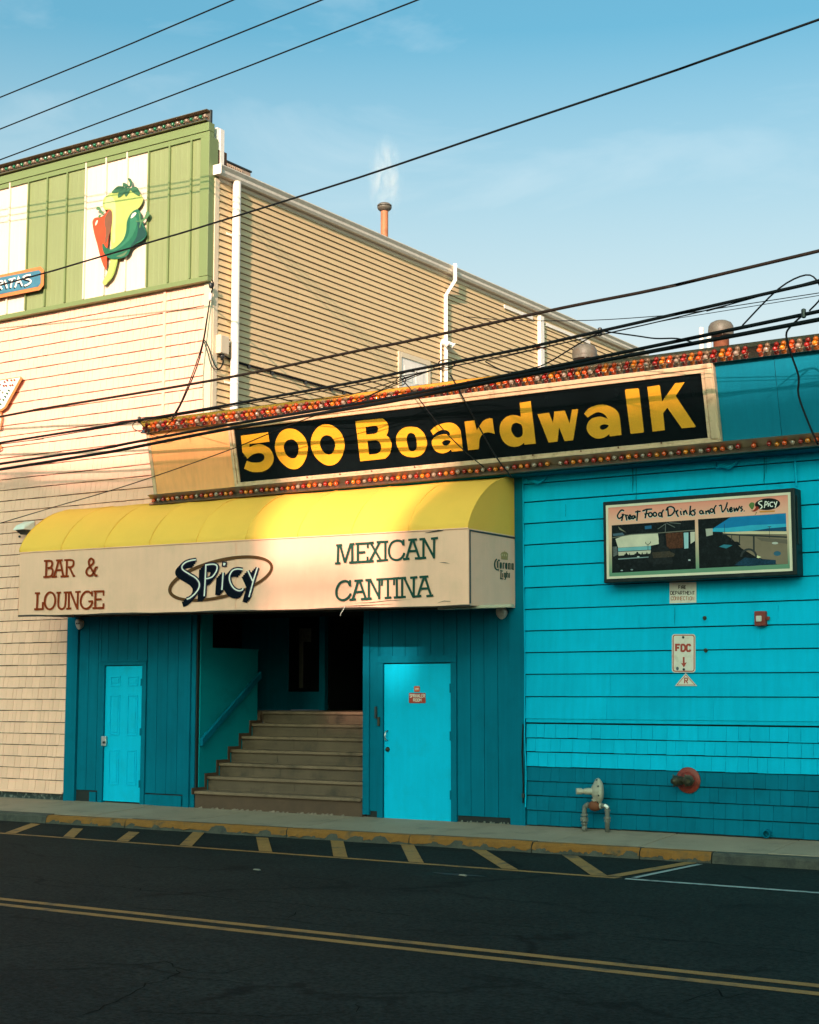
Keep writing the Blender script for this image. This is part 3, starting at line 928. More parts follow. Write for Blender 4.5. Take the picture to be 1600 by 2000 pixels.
box('door_backing', BLACKI, tb, -11.885, -9.70, .055, .12, .0, 3.05)
box('side_closure', BLACKI, tb, -17.93, -17.90, .055, 2.8, .0, 3.05)
lk = box('lock_plate', ALU, tb, -17.135, -17.035, -.028, .012, .93, 1.08, bevel=.008)
MB().lathe((-17.06, -.028, .985), (0, -1, 0), [(0, .018), (.03, .018), (.034, .012)], 12).build('lock_button', DARKM, lk, True)
for z_ in (1.85, 1.10, .32):
    box('hinge', TEALD, tb, -16.335, -16.31, -.03, .012, z_, z_ + .11)
# right plank panel with the sprinkler room door
D2 = (-11.965, -10.70, 2.245)
pr = [-12.19] + [-12.142 + .2066 * i for i in range(12)]
pr[-1] = -9.885
planks(pr, D2[0], D2[1], D2[2], .15)
box('plank_backing', BLACKI, tb, -12.17, D2[0], .018, .05, .05, 3.15)
box('plank_backing', BLACKI, tb, D2[1], -9.885, .018, .05, .05, 3.15)
box('plank_backing', BLACKI, tb, D2[0], D2[1], .018, .05, D2[2], 3.15)
box('entrance_trim', TEALD, tb, -12.205, -12.10, -.024, .25, .10, 2.56)
box('entrance_trim', TEALD, tb, -12.20, -12.11, -.018, .25, 2.562, 3.15)
rub = MB()
for k in range(26):
    x = RND.uniform(-10.65, -9.92)
    s_ = RND.uniform(.008, .03)
    z_ = .07
    rub.hexa([(x, -.02 + RND.uniform(-.02, .02), z_), (x + s_, -.025, z_), (x + s_ * .8, .0, z_), (x, .005, z_)], [(x + s_ * .2, -.012, z_ + s_ * .8), (x + s_ * .7, -.015, z_ + s_ * .6), (x + s_ * .6, -.004, z_ + s_ * .8), (x + s_ * .2, 0, z_ + s_ * .7)])
tag(rub.build('rubble', mat('grit', (.16, .15, .12), .9, .3, 30)), 'loose grit lying in the gap under the dark teal planks', 'grit', kind='stuff')
box('door_frame', TEALD, tb, D2[0], -11.875, -.022, .05, .05, 2.15)
box('door_frame', TEALD, tb, -10.785, D2[1], -.022, .05, .05, 2.15)
box('door_frame', TEALD, tb, D2[0], D2[1], -.024, .05, 2.153, D2[2])
d2 = box('flat_door', DOORT, tb, -11.865, -10.79, .004, .05, .055, 2.135)
MB().box(-11.86, -10.795, .0, .0045, .065, .375).build('kick_plate', DOORT, d2)
hnd = MB().tube([(-11.81, .004, 1.235), (-11.81, -.045, 1.225), (-11.815, -.055, 1.17), (-11.81, -.045, 1.115), (-11.81, .004, 1.105)], .011, 8).build('handle', ALU, d2, True)
MB().lathe((-11.805, .004, .985), (0, -1, 0), [(0, .032), (.008, .032), (.012, .02), (.03, .024), (.035, .01)], 16).build('knob', BRASS, d2, True)
for z_ in (1.75, 1.12, .35):
    MB().box(-10.80, -10.782, -.028, .004, z_, z_ + .12).build('hinge', TEALD, d2)
box('wall_switch', DARKM, tb, -11.995, -11.96, -.05, -.022, 1.40, 1.56, bevel=.005)
box('hasp', BRASS, tb, -11.95, -11.915, -.045, -.024, 1.30, 1.42, bevel=.004)

# stairs
SN = [(-.07, .314), (.219, .513), (.479, .70), (.744, .891), (1.001, 1.086), (1.248, 1.275), (1.515, 1.46)]
XS0, XS1 = -15.2, -12.0
box('stair_base', STEPD, tb, XS0, -12.208, -.03, .3, .0, .266)
for i, (y, z) in enumerate(SN):
    yn = SN[i + 1][0] if i < 6 else 4.2
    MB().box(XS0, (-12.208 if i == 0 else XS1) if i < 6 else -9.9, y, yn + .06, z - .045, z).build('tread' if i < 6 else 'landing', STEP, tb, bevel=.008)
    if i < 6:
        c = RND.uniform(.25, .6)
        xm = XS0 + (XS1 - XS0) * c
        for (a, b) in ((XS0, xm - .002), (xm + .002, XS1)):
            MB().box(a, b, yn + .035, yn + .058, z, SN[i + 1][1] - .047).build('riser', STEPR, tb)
        # brown skirting on the side wall
        MB().box(XS0 - .001, XS0 + .014, y - .05, y - .002, z - .05, z + .045).build('skirting', STEPD, tb)
        MB().box(XS0 - .001, XS0 + .012, y - .002, yn - .05, z, z + .045).build('skirting', STEPD, tb)
        MB().box(XS0 - .001, XS0 + .013, yn - .05, yn - .004, z + .0, SN[i + 1][1] - .05).build('skirting', STEPD, tb)
crm = MB()
for k in range(34):
    x = RND.choice((-14.95, -14.4, -13.9, -13.6, -12.9, -12.5)) + RND.gauss(0, .16)
    x = max(-15.15, min(-12.3, x))
    s_ = RND.uniform(.02, .11)
    crm.hexa([(x, -.10, .03), (x + s_, -.11, .03), (x + s_, -.03, .05), (x, -.03, .05)], [(x + s_ * .2, -.06, .066), (x + s_ * .8, -.055, .064), (x + s_ * .7, -.03, .075 + s_ * .15), (x + s_ * .3, -.03, .078)])
tag(crm.build('crumbled_mortar', mat('mortar', (.22, .15, .11), .9, .3, 20, .5, 60)), 'crumbled mortar along the foot of the entrance stairs', 'mortar', kind='stuff')
box('stair_wall', STW, tb, -15.32, XS0 - .002, .05, 1.40, .02, 2.395)
box('stair_wall_cap', STW, tb, -15.33, XS0 + .004, .05, 1.41, 2.396, 2.42)
box('stair_post', STW, tb, -15.32, XS0 - .002, .05, .31, 2.42, 3.1)
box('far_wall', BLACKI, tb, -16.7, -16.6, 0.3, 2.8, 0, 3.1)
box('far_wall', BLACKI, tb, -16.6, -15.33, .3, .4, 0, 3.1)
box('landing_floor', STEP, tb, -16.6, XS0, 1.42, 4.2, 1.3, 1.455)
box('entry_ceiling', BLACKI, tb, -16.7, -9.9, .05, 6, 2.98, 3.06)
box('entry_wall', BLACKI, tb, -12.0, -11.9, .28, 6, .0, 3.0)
YB = 2.7
def bk(a, b): return onY(360 + a / 4.21, 1180 + b / 4.21, YB)
bx = lambda n, m, a0, b0, a1, b1, y0, y1: box(n, m, tb, bk(a0, b1).x, bk(a1, b1).x, YB + y0, YB + y1, min(bk(a0, b1).z, bk(a1, b1).z), bk(a0, b0).z)
zl = 1.46
box('back_wall', TEALD, tb, -16.6, bk(848, 500).x, YB, YB + .1, zl, 3.0)
xw0, xw1, xw2 = bk(850, 500).x, bk(1118, 500).x, bk(1165, 500).x
zw = bk(1000, 720).z
gd = box('glazed_door', TEALD, tb, xw0, xw1, YB - .01, YB + .05, zl + .01, zw)
MB().box(xw0, xw1, YB + .03, YB + .04, zw, 2.98).build('door_glass', GLASSD, gd)
MB().box(bk(945, 300).x, bk(972, 300).x, YB - .0, YB + .028, bk(950, 690).z, bk(950, 200).z).build('pull_bar', mat('worn_brass_bar', (.10, .085, .06), .5, .2, 9), gd)
MB().box(bk(975, 300).x, bk(1035, 300).x, YB + .02, YB + .028, bk(1000, 310).z, bk(1000, 200).z).build('notice', mat('dim_notice', (.10, .09, .07), .7, .3, 30), gd)
box('door_stile', TEALD, tb, xw1, xw2, YB - .03, YB + .06, zl + .005, 2.98)
box('back_room', BLACKI, tb, xw2, -11.95, 5.0, 5.1, 1.4, 3.0)
box('back_room', BLACKI, tb, xw2 - .1, xw2 - .0, YB + .1, 5.0, 1.4, 3.0)
# handrail board
h0, h1 = (.02, 1.075), (1.385, 2.075)
MB().hexa([(-15.17, h0[0], h0[1] - .11), (-15.115, h0[0], h0[1] - .11), (-15.115, h1[0], h1[1] - .11), (-15.17, h1[0], h1[1] - .11)],
          [(-15.17, h0[0], h0[1]), (-15.115, h0[0], h0[1]), (-15.115, h1[0], h1[1]), (-15.17, h1[0], h1[1])]).build('handrail', TEALD, tb, bevel=.006)
for t in (.12, .85):
    yy, zz = h0[0] + (h1[0] - h0[0]) * t, h0[1] + (h1[1] - h0[1]) * t - .07
    box('rail_bracket', TEAL, tb, -15.2, -15.168, yy - .03, yy + .03, zz - .03, zz + .03)

# ================================================================== sign band with bulb strips
sg = thing('boardwalk_sign', (-10.5, -.3, 4.6), 'long leaning sign band reading 500 Boardwalk in gold on black, edged with coloured bulbs', 'sign')
X0, X1 = -15.87, XE
sec = [(.02, 4.58), (S(0, 4.58).y, 4.58), (S(0, 5.80).y, 5.80), (.02, 5.80)]
MB().prism([(X0, p[0], p[1]) for p in sec], (X1 - X0, 0, 0)).build('sign_core', DARKM, sg)
def slab(name, m, xa, xb, za, zb, o0, o1, parent=None, bevel=0.0):
    A = [S(xa, za, o0), S(xb, za, o0), S(xb, zb, o0), S(xa, zb, o0)]
    B = [S(xa, za, o1), S(xb, za, o1), S(xb, zb, o1), S(xa, zb, o1)]
    return MB().hexa(A, B).build(name, m, parent or sg, bevel=bevel)
XFL, XFR = onS(452, 900, .10).x, onS(1405, 860, .10).x
slab('peach_panel', PEACH, X0 + .03, XFL - .02, 4.72, 5.635, .002, .014)
slab('panel_lip', FRAME, X0 + .03, X0 + .085, 4.72, 5.635, .014, .030)
xs = onS(1523, 800, 0).x
slab('teal_panel', TEALP, XFR + .012, xs - .003, 4.715, 5.635, .002, .014)
slab('teal_panel', TEALP, xs + .003, X1, 4.715, 5.635, .002, .0145)
slab('cabinet_side', FRAME, XFR - .004, XFR + .010, 4.70, 5.628, .0, .085, bevel=.004)
bp = slab('black_panel', BLACKP, XFL + .03, XFR - .03, 4.73, 5.61, .002, .055)
ft, fb = 5.628, 4.70
slab('frame_rail', FRAME, XFL, XFR, 5.575, ft, .0, .10, bevel=.006)
slab('frame_rail', FRAME, XFL + .02, XFR - .02, 5.53, 5.571, .0, .082, bevel=.004)
slab('frame_rail', FRAME, XFL, XFR, fb, 4.738, .0, .10, bevel=.006)
slab('frame_rail', FRAME, XFL + .02, XFR - .02, 4.741, 4.772, .0, .084, bevel=.004)
slab('frame_stile', FRAME, XFL, XFL + .045, 4.739, 5.574, .0, .098, bevel=.006)
slab('frame_stile', FRAME, XFL + .048, XFL + .085, 4.773, 5.529, .0, .08, bevel=.004)
slab('frame_stile', FRAME, XFR - .11, XFR, 4.739, 5.574, .0, .098, bevel=.02)
slab('frame_stile', FRAME, XFR - .15, XFR - .113, 4.773, 5.529, .0, .08, bevel=.004)
for px, py in ((600, 932), (664, 926), (726, 920), (810, 912), (1041, 889), (1135, 881), (1208, 874), (1292, 865)):
    q = onS(px, py, .102)
    MB().lathe(q, (0, -1, -.22), [(0, .012), (.004, .012), (.006, .004)], 8).build('rust_screw', RUST, sg)
zA = zoomed(lambda x, y, o=0: onS(x, y, .055 + o), 450, 780, 6.4)
zB = zoomed(lambda x, y, o=0: onS(x, y, .055 + o), 690, 770, 6.4)
zC = zoomed(lambda x, y, o=0: onS(x, y, .055 + o), 930, 750, 6.4)
zD = zoomed(lambda x, y, o=0: onS(x, y, .055 + o), 1150, 700, 5.926)
c = 1
LET = [
 (zA, [[(132, 455, c), (472, 410, c), (490, 528, c), (238, 560, c), (240, 597, c), (300, 572), (370, 560), (430, 578), (490, 615), (530, 680), (542, 740), (525, 805), (480, 862), (410, 900), (330, 910), (250, 900), (172, 865, c), (205, 768, c), (260, 785), (330, 790), (390, 778), (425, 740), (420, 700), (390, 675), (340, 672), (280, 690), (235, 722), (215, 742, c), (150, 660, c)]]),
 (zA, [[(750, 365), (830, 385), (910, 450), (955, 530), (968, 620), (950, 720), (905, 810), (850, 860), (790, 873), (720, 855), (640, 790), (585, 710), (557, 600), (570, 510), (610, 430), (670, 380)],
       [(755, 500), (800, 510), (840, 555), (855, 610), (845, 680), (820, 725), (780, 738), (735, 725), (695, 685), (670, 620), (672, 570), (700, 520)]]),
 (zA, [[(1190, 312), (1270, 325), (1350, 380), (1405, 460), (1428, 560), (1415, 660), (1370, 755), (1310, 810), (1235, 827), (1160, 805), (1080, 740), (1030, 660), (1005, 560), (1020, 460), (1060, 385), (1120, 330)],
       [(1205, 448), (1260, 465), (1300, 520), (1312, 580), (1295, 640), (1265, 680), (1225, 690), (1180, 670), (1140, 620), (1120, 560), (1130, 500), (1165, 460)]]),
 (zB, [[(28, 338, c), (330, 305), (390, 320), (430, 365), (440, 420), (432, 475), (415, 515, c), (450, 545), (478, 610), (475, 680), (455, 745), (410, 795), (370, 808), (88, 838, c)],
       [(155, 408, c), (270, 393), (305, 410), (313, 440), (300, 475), (270, 493), (163, 505, c)], [(178, 585, c), (280, 575), (330, 600), (350, 650), (345, 700), (315, 735), (270, 748), (198, 755, c)]]),
 (zB, [[(735, 407), (810, 420), (870, 470), (905, 530), (923, 610), (905, 690), (860, 750), (800, 780), (730, 787), (650, 770), (590, 725), (550, 650), (535, 570), (550, 500), (600, 440), (660, 412)],
       [(725, 483), (765, 500), (785, 550), (797, 620), (790, 680), (765, 705), (735, 713), (705, 700), (688, 660), (672, 600), (670, 540), (690, 495)]]),
 (zB, [[(968, 455, c), (1030, 400), (1120, 365), (1220, 355), (1290, 385), (1335, 440), (1350, 500), (1373, 705, c), (1235, 718, c), (1222, 690, c), (1180, 722), (1110, 738), (1040, 715), (1000, 670), (982, 610), (995, 560), (1040, 525), (1100, 505), (1160, 500), (1212, 512, c), (1205, 478), (1170, 452), (1110, 445), (1050, 470), (1000, 510, c)],
       [(1110, 605), (1140, 578), (1190, 572), (1218, 590), (1190, 630), (1140, 640)]]),
 (zC, [[(-144, 470, c), (-20, 453, c), (8, 575, c), (40, 530), (85, 465), (150, 432), (205, 432, c), (232, 622, c), (150, 605), (85, 625), (45, 690), (38, 780), (30, 815, c), (-100, 828, c)]]),
 (zC, [[(545, 235, c), (683, 213, c), (748, 745, c), (605, 758, c), (600, 735, c), (540, 775), (460, 785), (380, 755), (320, 680), (295, 580), (310, 490), (360, 425), (430, 392), (500, 390), (560, 410, c)],
       [(510, 487), (560, 505), (578, 540), (584, 600), (575, 645), (540, 667), (500, 665), (460, 625), (440, 570), (450, 515), (475, 492)]]),
 (zC, [[(768, 378, c), (912, 358, c), (962, 490, c), (978, 345, c), (1110, 333, c), (1170, 490, c), (1200, 320, c), (1277, 313, c), (1215, 703, c), (1108, 714, c), (1038, 540, c), (1018, 720, c), (908, 732, c)]]),
 (zD, [[(-53, 640, c), (0, 580), (80, 545), (170, 535), (260, 560), (330, 610), (360, 690), (380, 885, c), (245, 903, c), (240, 875, c), (180, 915), (100, 928), (40, 905), (-5, 860), (-24, 800), (-5, 740), (30, 700), (90, 678), (150, 675), (222, 700, c), (190, 655), (140, 628), (90, 625), (40, 650), (-12, 685, c)],
       [(130, 790), (150, 770), (190, 763), (230, 775), (210, 805), (165, 825), (135, 815)]]),
 (zD, [[(428, 358, c), (572, 345, c), (583, 355, c), (640, 850, c), (632, 858, c), (492, 873, c), (483, 862, c), (420, 370, c)]]),
 (zD, [[(678, 330, c), (815, 308, c), (824, 316, c), (850, 500, c), (1000, 288, c), (1110, 275, c), (1008, 435, c), (1240, 785, c), (1232, 795, c), (1078, 808, c), (910, 570, c), (862, 635, c), (882, 830, c), (740, 848, c)]]),
]
for fn, loops in LET:
    plate(MB(), [smooth_loop(l) for l in loops], fn, 0.0005, .008).build('letter', GOLD, bp)
# V shaped polished channels with bulbs
def channel(zc, depth, half, m, o0):
    pr = [S(X0 - .03, zc, o0), S(X0 - .03, zc - half, o0 + depth), S(X0 - .03, zc - half - .004, o0 + depth), S(X0 - .03, zc - half - .006, o0 - .005), S(X0 - .03, zc + half + .006, o0 - .005), S(X0 - .03, zc + half + .004, o0 + depth), S(X0 - .03, zc + half, o0 + depth)]
    return MB().prism(pr, (X1 - X0 + .03, 0, 0)).build('light_channel', m, sg)
top = channel(5.718, .085, .086, CHROME, .006)
bot = channel(4.637, .11, .070, CHROMED, .006)
seq = ['r', 'y', 'o', 'w']
for (strip, zc, s0) in ((top, 5.705, 0), (bot, 4.632, 2)):
    x = X0 + .03
    n = 0
    while x < -4.4:
        q = S(x, zc, .022)
        if RND.random() > .03:                       # a few sockets are empty
            k_ = RND.uniform(.9, 1.08)
            place(BM[seq[(n + s0) % 4]], 'bulb', strip, q + Vector((RND.uniform(-.006, .006), 0, RND.uniform(-.005, .005))), (R(-8) + RND.uniform(-.14, .14), 0, RND.uniform(-.14, .14)), (k_, k_, k_))
        x += .0945
        n += 1
slab('shadow_gap', DARKM, X0, X1, 5.628, 5.637, .0, .03)
box('soffit', TEALD, sg, X0 + .04, X1, -.30, .0, 4.545, 4.579)

# ================================================================== awning
AW0, AW1, AYF = -17.78, -9.79, -1.2
def az(X): return (AW1 - X) * .0105
prof = []
for x, y in ((913.4, 1031), (914.5, 1023), (916.6, 1015.6), (920.5, 1003), (926, 990.6), (932.5, 978), (940, 967), (949, 956.5), (958.8, 947), (968, 940.5), (977.5, 936), (987, 932.5), (996, 930.6), (1008.8, 934)):
    q = onX(x, y, AW1)
    prof.append((min(q.y, -.012), q.z))
prof[0] = (AYF, 3.785)
aw = thing('entrance_awning', (-13.8, -.6, 2.83), 'yellow quarter round awning with cream lettered valance over the stair entrance', 'awning')
NB = 9
ribs = [AW0 + (AW1 - AW0) * i / NB for i in range(NB + 1)]
for a, b in zip(ribs[:-1], ribs[1:]):
    vs, fs = [], []
    nx = 8
    ph = RND.uniform(0, 6)
    for i in range(nx + 1):
        s = i / nx
        x = a + (b - a) * s
        for j, (py, pz) in enumerate(prof):
            t = j / (len(prof) - 1)
            sag = .036 * 4 * s * (1 - s) * math.sin(math.pi * min(t * 1.15, 1)) + .004 * math.sin(9 * t + ph + 5 * s)
            jn = max(1, min(len(prof) - 2, j))
            d = Vector((0, prof[jn + 1][0] - prof[jn - 1][0], prof[jn + 1][1] - prof[jn - 1][1])).normalized()
            nrm = Vector((0, -d.z, d.y))
            if j in (0, len(prof) - 1): sag = 0
            vs.append((x, py - nrm.y * sag, pz + az(x) - nrm.z * sag))
    m_ = len(prof)
    for i in range(nx):
        for j in range(m_ - 1):
            fs.append((i * m_ + j, (i + 1) * m_ + j, (i + 1) * m_ + j + 1, i * m_ + j + 1))
    MB().add(vs, fs).build('canopy_panel', YEL, aw, True)
for x in ribs:
    MB().tube([(x, p[0] - .002, p[1] + az(x) + .001) for p in prof], .006, 6).build('rib_seam', YEL, aw, True)
# valance: slightly wavy sheet
def val_sheet(xa, xb):
    vs, fs = [], []
    nx, nz_v = 60, 5
    for i in range(nx + 1):
        x = xa + (xb - xa) * i / nx
        for j in range(nz_v + 1):
            t = j / nz_v
            z = 2.825 + az(x) + .955 * t
            e = .010 * math.sin(x * 3.1) * (1 - t) + .006 * math.sin(x * 7.7 + 2 * t) * math.sin(math.pi * t)
            vs.append((x, AYF + e * .6, z))
    for i in range(nx):
        for j in range(nz_v):
            k = i * (nz_v + 1) + j
            fs.append((k, k + nz_v + 1, k + nz_v + 2, k + 1))
    return MB().add(vs, fs)
xv = onY(461, 1100, AYF).x
va = val_sheet(AW0, AW1)
val = va.build('valance', VAL, aw, True)
for x_ in (xv, AW1 + .004):
    MB().tube([(x_, AYF - .008, 2.835 + az(x_)), (x_, AYF - .009, 3.77 + az(x_))], .004, 5).build('valance_seam', VAL, aw)
MB().tube([(AW0, AYF - .004, 3.785 + az(AW0)), (AW1, AYF - .004, 3.785)], .009, 6).build('piping', VAL, aw)
MB().tube([(AW0, AYF + .012, 2.822 + az(AW0)), (AW1, AYF + .012, 2.822)], .016, 6).build('hem_bar', mat('dark_bronze', (.05, .035, .025), .5, .2, 6), aw)
for X in (AW0, AW1):
    e = az(X)
    pts = [(X, p[0], p[1] + e) for p in prof] + [(X, -.012, 3.785 + e)]
    MB().add(pts, [tuple(range(len(pts)))]).build('end_panel', YEL, aw)
    MB().quad((X, AYF, 2.825 + e), (X, -.012, 2.845 + e), (X, -.012, 3.785 + e), (X, AYF, 3.785 + e)).build('end_valance', VAL, aw)
for x in ribs:
    MB().tube([(x, AYF + .03, 2.85 + az(x)), (x, AYF + .03, 3.76 + az(x)), (x, -.03, 3.76 + az(x))], .014, 6).build('frame_bar', DARKM, aw)
MB().tube([(AW0, -.03, 2.86 + az(AW0)), (AW1, -.03, 2.86)], .016, 6).build('frame_bar', DARKM, aw)
q = onY(700, 1189, -.9)
TUBEM = mat('tube_lamp_case', (.45, .38, .27), .5, .1, 5)
MB().box(onY(858, 1190, -.95).x, onY(1002, 1186, -.95).x, -.99, -.91, 2.795, 2.835).build('lamp_batten', TUBEM, aw, bevel=.008)
fV = lambda x, y, o=0.0: onY(x, y, AYF - .012 - o)
# tears and scuffs
TEAR = mat('torn_edge', (.03, .022, .016), .8, .2, 10)
tv = zoomed(fV, 630, 1030, 6.4)
for pts, wd in (([(1280, 70), (1380, 52), (1450, 40), (1510, 38)], [2, 14, 18, 3]), ([(400, 945), (600, 938), (820, 915), (1100, 903)], [2, 6, 6, 1]), ([(1460, 438), (1530, 440), (1590, 452)], [1, 8, 1]), ([(210, 990), (500, 975), (880, 958)], [2, 8, 2]), ([(1440, 945), (1520, 920), (1600, 925)], [2, 7, 5])):
    ribbon(MB(), pts, wd, tv, .001).build('tear', TEAR, val)
MB().tube([tv(280, 985, .01), tv(262, 1030, .02), tv(230, 1075, .015), tv(222, 1105, .01)], .004, 5).build('loose_thread', PALE, val)

# lettering on the valance -------------------------------------------------
W_ = 31
mex = zoomed(fV, 630, 1030, 6.4)
def slabtext(letters, f, m, wid):
    for items in letters:
        strokes('letter', m, val, f, items, wid, .001)
slabtext([
 [[(170, 226), (245, 220)], [(197, 226), (190, 452)], [(155, 452), (224, 447)], [(218, 215), (280, 440)], [(280, 440), (352, 205)], [(340, 212), (400, 207)], [(370, 205), (372, 440)], [(332, 440), (420, 436)]],
 [[(410, 206), (640, 194)], [(441, 206), (441, 432)], [(332, 440), (640, 420)], [(456, 314), (534, 308)], ('w', 24, [(565, 190), (565, 258)]), ('w', 24, [(562, 366), (562, 428)])],
 [[(580, 196), (640, 190)], [(602, 196), (735, 425)], [(715, 185), (588, 428)], [(676, 186), (745, 180)], [(555, 428), (638, 421)], [(675, 420), (745, 412)]],
 [[(740, 182), (822, 178)], [(786, 180), (786, 412)], [(740, 414), (820, 407)]],
 [('s', [(1012, 218), (985, 175), (925, 165), (865, 195), (832, 270), (838, 345), (870, 392), (925, 408), (975, 392), (1012, 350), (1020, 318)]), ('w', 26, [(1013, 150), (1013, 228)])],
 [[(1072, 158), (1180, 150)], [(1118, 158), (1048, 392)], [(1132, 155), (1208, 378)], [(1082, 298), (1176, 293)], [(1005, 398), (1088, 391)], [(1155, 388), (1240, 382)]],
 [[(1212, 150), (1282, 144)], [(1262, 150), (1262, 380)], [(1215, 385), (1296, 379)], [(1272, 148), (1392, 372)], [(1396, 140), (1394, 390)], [(1356, 142), (1444, 132)]],
 [('s', [(342, 722), (315, 680), (265, 672), (210, 705), (175, 780), (178, 855), (212, 898), (262, 908), (310, 885), (345, 845), (350, 825)]), ('w', 26, [(344, 658), (344, 738)])],
 [[(398, 668), (504, 661)], [(445, 668), (378, 898)], [(462, 664), (538, 885)], [(410, 808), (506, 803)], [(335, 905), (416, 897)], [(480, 898), (560, 890)]],
 [[(535, 660), (612, 655)], [(578, 660), (578, 890)], [(535, 897), (614, 888)], [(596, 656), (706, 872)], [(712, 650), (708, 898)]],
 [[(672, 652), (905, 640)], [(818, 645), (818, 880)], [(776, 884), (862, 876)], ('w', 24, [(745, 650), (742, 730)]), ('w', 24, [(896, 640), (894, 722)])],
 [[(880, 640), (960, 634)], [(928, 640), (930, 872)], [(892, 878), (968, 872)]],
 [[(950, 638), (1045, 630)], [(996, 636), (996, 870)], [(950, 876), (1042, 868)], [(1022, 632), (1135, 868)], [(1142, 625), (1140, 882)], [(1096, 630), (1186, 622)]],
 [[(1212, 622), (1324, 613)], [(1268, 620), (1196, 850)], [(1280, 616), (1352, 840)], [(1226, 768), (1326, 762)], [(1150, 866), (1236, 856)], [(1298, 860), (1384, 850)]],
], mex, DKGRN, W_ * .92)
bar = zoomed(fV, 50, 1070, 8.889)
slabtext([
 [[(318, 230), (420, 222)], [(362, 226), (352, 508)], [(306, 508), (410, 502)], ('s', [(400, 224), (450, 235), (460, 285), (440, 335), (380, 352)]), ('s', [(385, 352), (455, 362), (470, 420), (450, 480), (400, 502)])],
 [[(528, 220), (642, 212)], [(576, 218), (498, 492)], [(598, 216), (652, 482)], [(530, 390), (628, 385)], [(455, 505), (545, 498)], [(605, 500), (690, 492)]],
 [[(672, 215), (780, 208)], [(716, 212), (710, 492)], [(660, 500), (752, 494)], ('s', [(770, 210), (825, 225), (832, 280), (810, 325), (735, 340)]), [(762, 340), (832, 488)], [(815, 494), (858, 486)]],
 [('s', [(1220, 490), (1160, 395), (1105, 300), (1098, 225), (1135, 185), (1175, 215), (1172, 265), (1120, 318), (1065, 375), (1055, 440), (1105, 485), (1165, 455), (1215, 345)]), [(1205, 342), (1254, 338)], [(1195, 484), (1248, 476)]],
 [[(160, 790), (250, 785)], [(206, 790), (195, 1068)], [(148, 1068), (310, 1062)], [(300, 940), (296, 1068)]],
 [('c', arc(422, 920, 92, 148, 0, 345, 23, 4))],
 [[(535, 780), (616, 776)], [(660, 778), (735, 772)], ('s', [(574, 780), (566, 960), (575, 1030), (620, 1065), (670, 1040), (690, 970), (700, 775)])],
 [[(700, 775), (800, 770)], [(752, 775), (748, 1055)], [(705, 1060), (796, 1052)], [(782, 772), (888, 1040)], [(910, 768), (896, 1072)], [(862, 768), (958, 762)]],
 [('s', [(1145, 800), (1100, 762), (1040, 765), (985, 820), (955, 910), (965, 990), (1005, 1045), (1060, 1055), (1120, 1020), (1155, 955), (1158, 930)]), ('w', 26, [(1152, 745), (1152, 842)]), [(1090, 932), (1172, 926)]],
 [[(1175, 758), (1366, 752)], [(1212, 756), (1206, 1048)], [(1160, 1048), (1360, 1040)], [(1220, 896), (1318, 892)], ('w', 26, [(1352, 740), (1352, 832)]), ('w', 26, [(1350, 962), (1346, 1050)])],
], bar, MAROON, W_ * 1.12)
# Spicy mark with ring
spz = zoomed(fV, 310, 1060, 6.4)
ring = [(775 + 655 * math.cos(t) * math.cos(-.25) - 225 * math.sin(t) * math.sin(-.25), 448 + 655 * math.cos(t) * math.sin(-.25) + 225 * math.sin(t) * math.cos(-.25)) for t in [2 * math.pi * i / 60 for i in range(60)]]
ribbon(MB(), ring, [38 + 5 * math.sin(2 * math.pi * i / 60 + 4) for i in range(60)], spz, .0008, True).build('ring', BROWNR, val)
SPI = [
 [(470, 212), (400, 222), (330, 250), (292, 295), (305, 340), (380, 390), (460, 440), (505, 500), (500, 570), (450, 640), (390, 690), (350, 705)],
 [(590, 270), (582, 460), (570, 670)],
 [(590, 278), (680, 268), (728, 290), (722, 350), (680, 415), (640, 440), (592, 450)],
 [(806, 372), (790, 590)],
 [(1050, 335), (980, 328), (920, 352), (885, 420), (895, 500), (940, 570), (1000, 600), (1045, 590), (1052, 570)],
 [(1115, 350), (1175, 480)],
 [(1235, 310), (1190, 450), (1128, 680)],
]
def off(pts, dx, dy): return [(p[0] + dx, p[1] + dy) for p in pts]
for k, (dx, dy, wd, m_, o) in enumerate(((-52, 66, 66, INK, .0014), (-34, 44, 62, INK, .0016), (-16, 22, 60, INK, .0018), (0, 0, 50, INKP, .0022), (0, 0, 17, PALE, .0032))):
    for i, pts in enumerate(SPI):
        pp = smooth_loop(pts, False, 6) if len(pts) > 3 else [Vector(p) for p in pts]
        if k == 4 or k == 3:
            pass
        strokes('letter_shadow' if k < 3 else ('letter_outline' if k == 3 else 'letter'), m_, val, spz, [off(pp, dx, dy)], wd if not (k == 0 and i in (5, 6)) else wd * .9, o + i * .00006)
for (hw, m_, o) in ((30, INKP, .0026), (14, PALE, .0034)):
    plate(MB(), [[Vector(p) for p in ((822 - hw, 265 - hw), (822 + hw, 265 - hw), (818 + hw, 270 + hw), (818 - hw, 270 + hw))]], spz, o - .0005, o).build('letter_dot', m_, val)
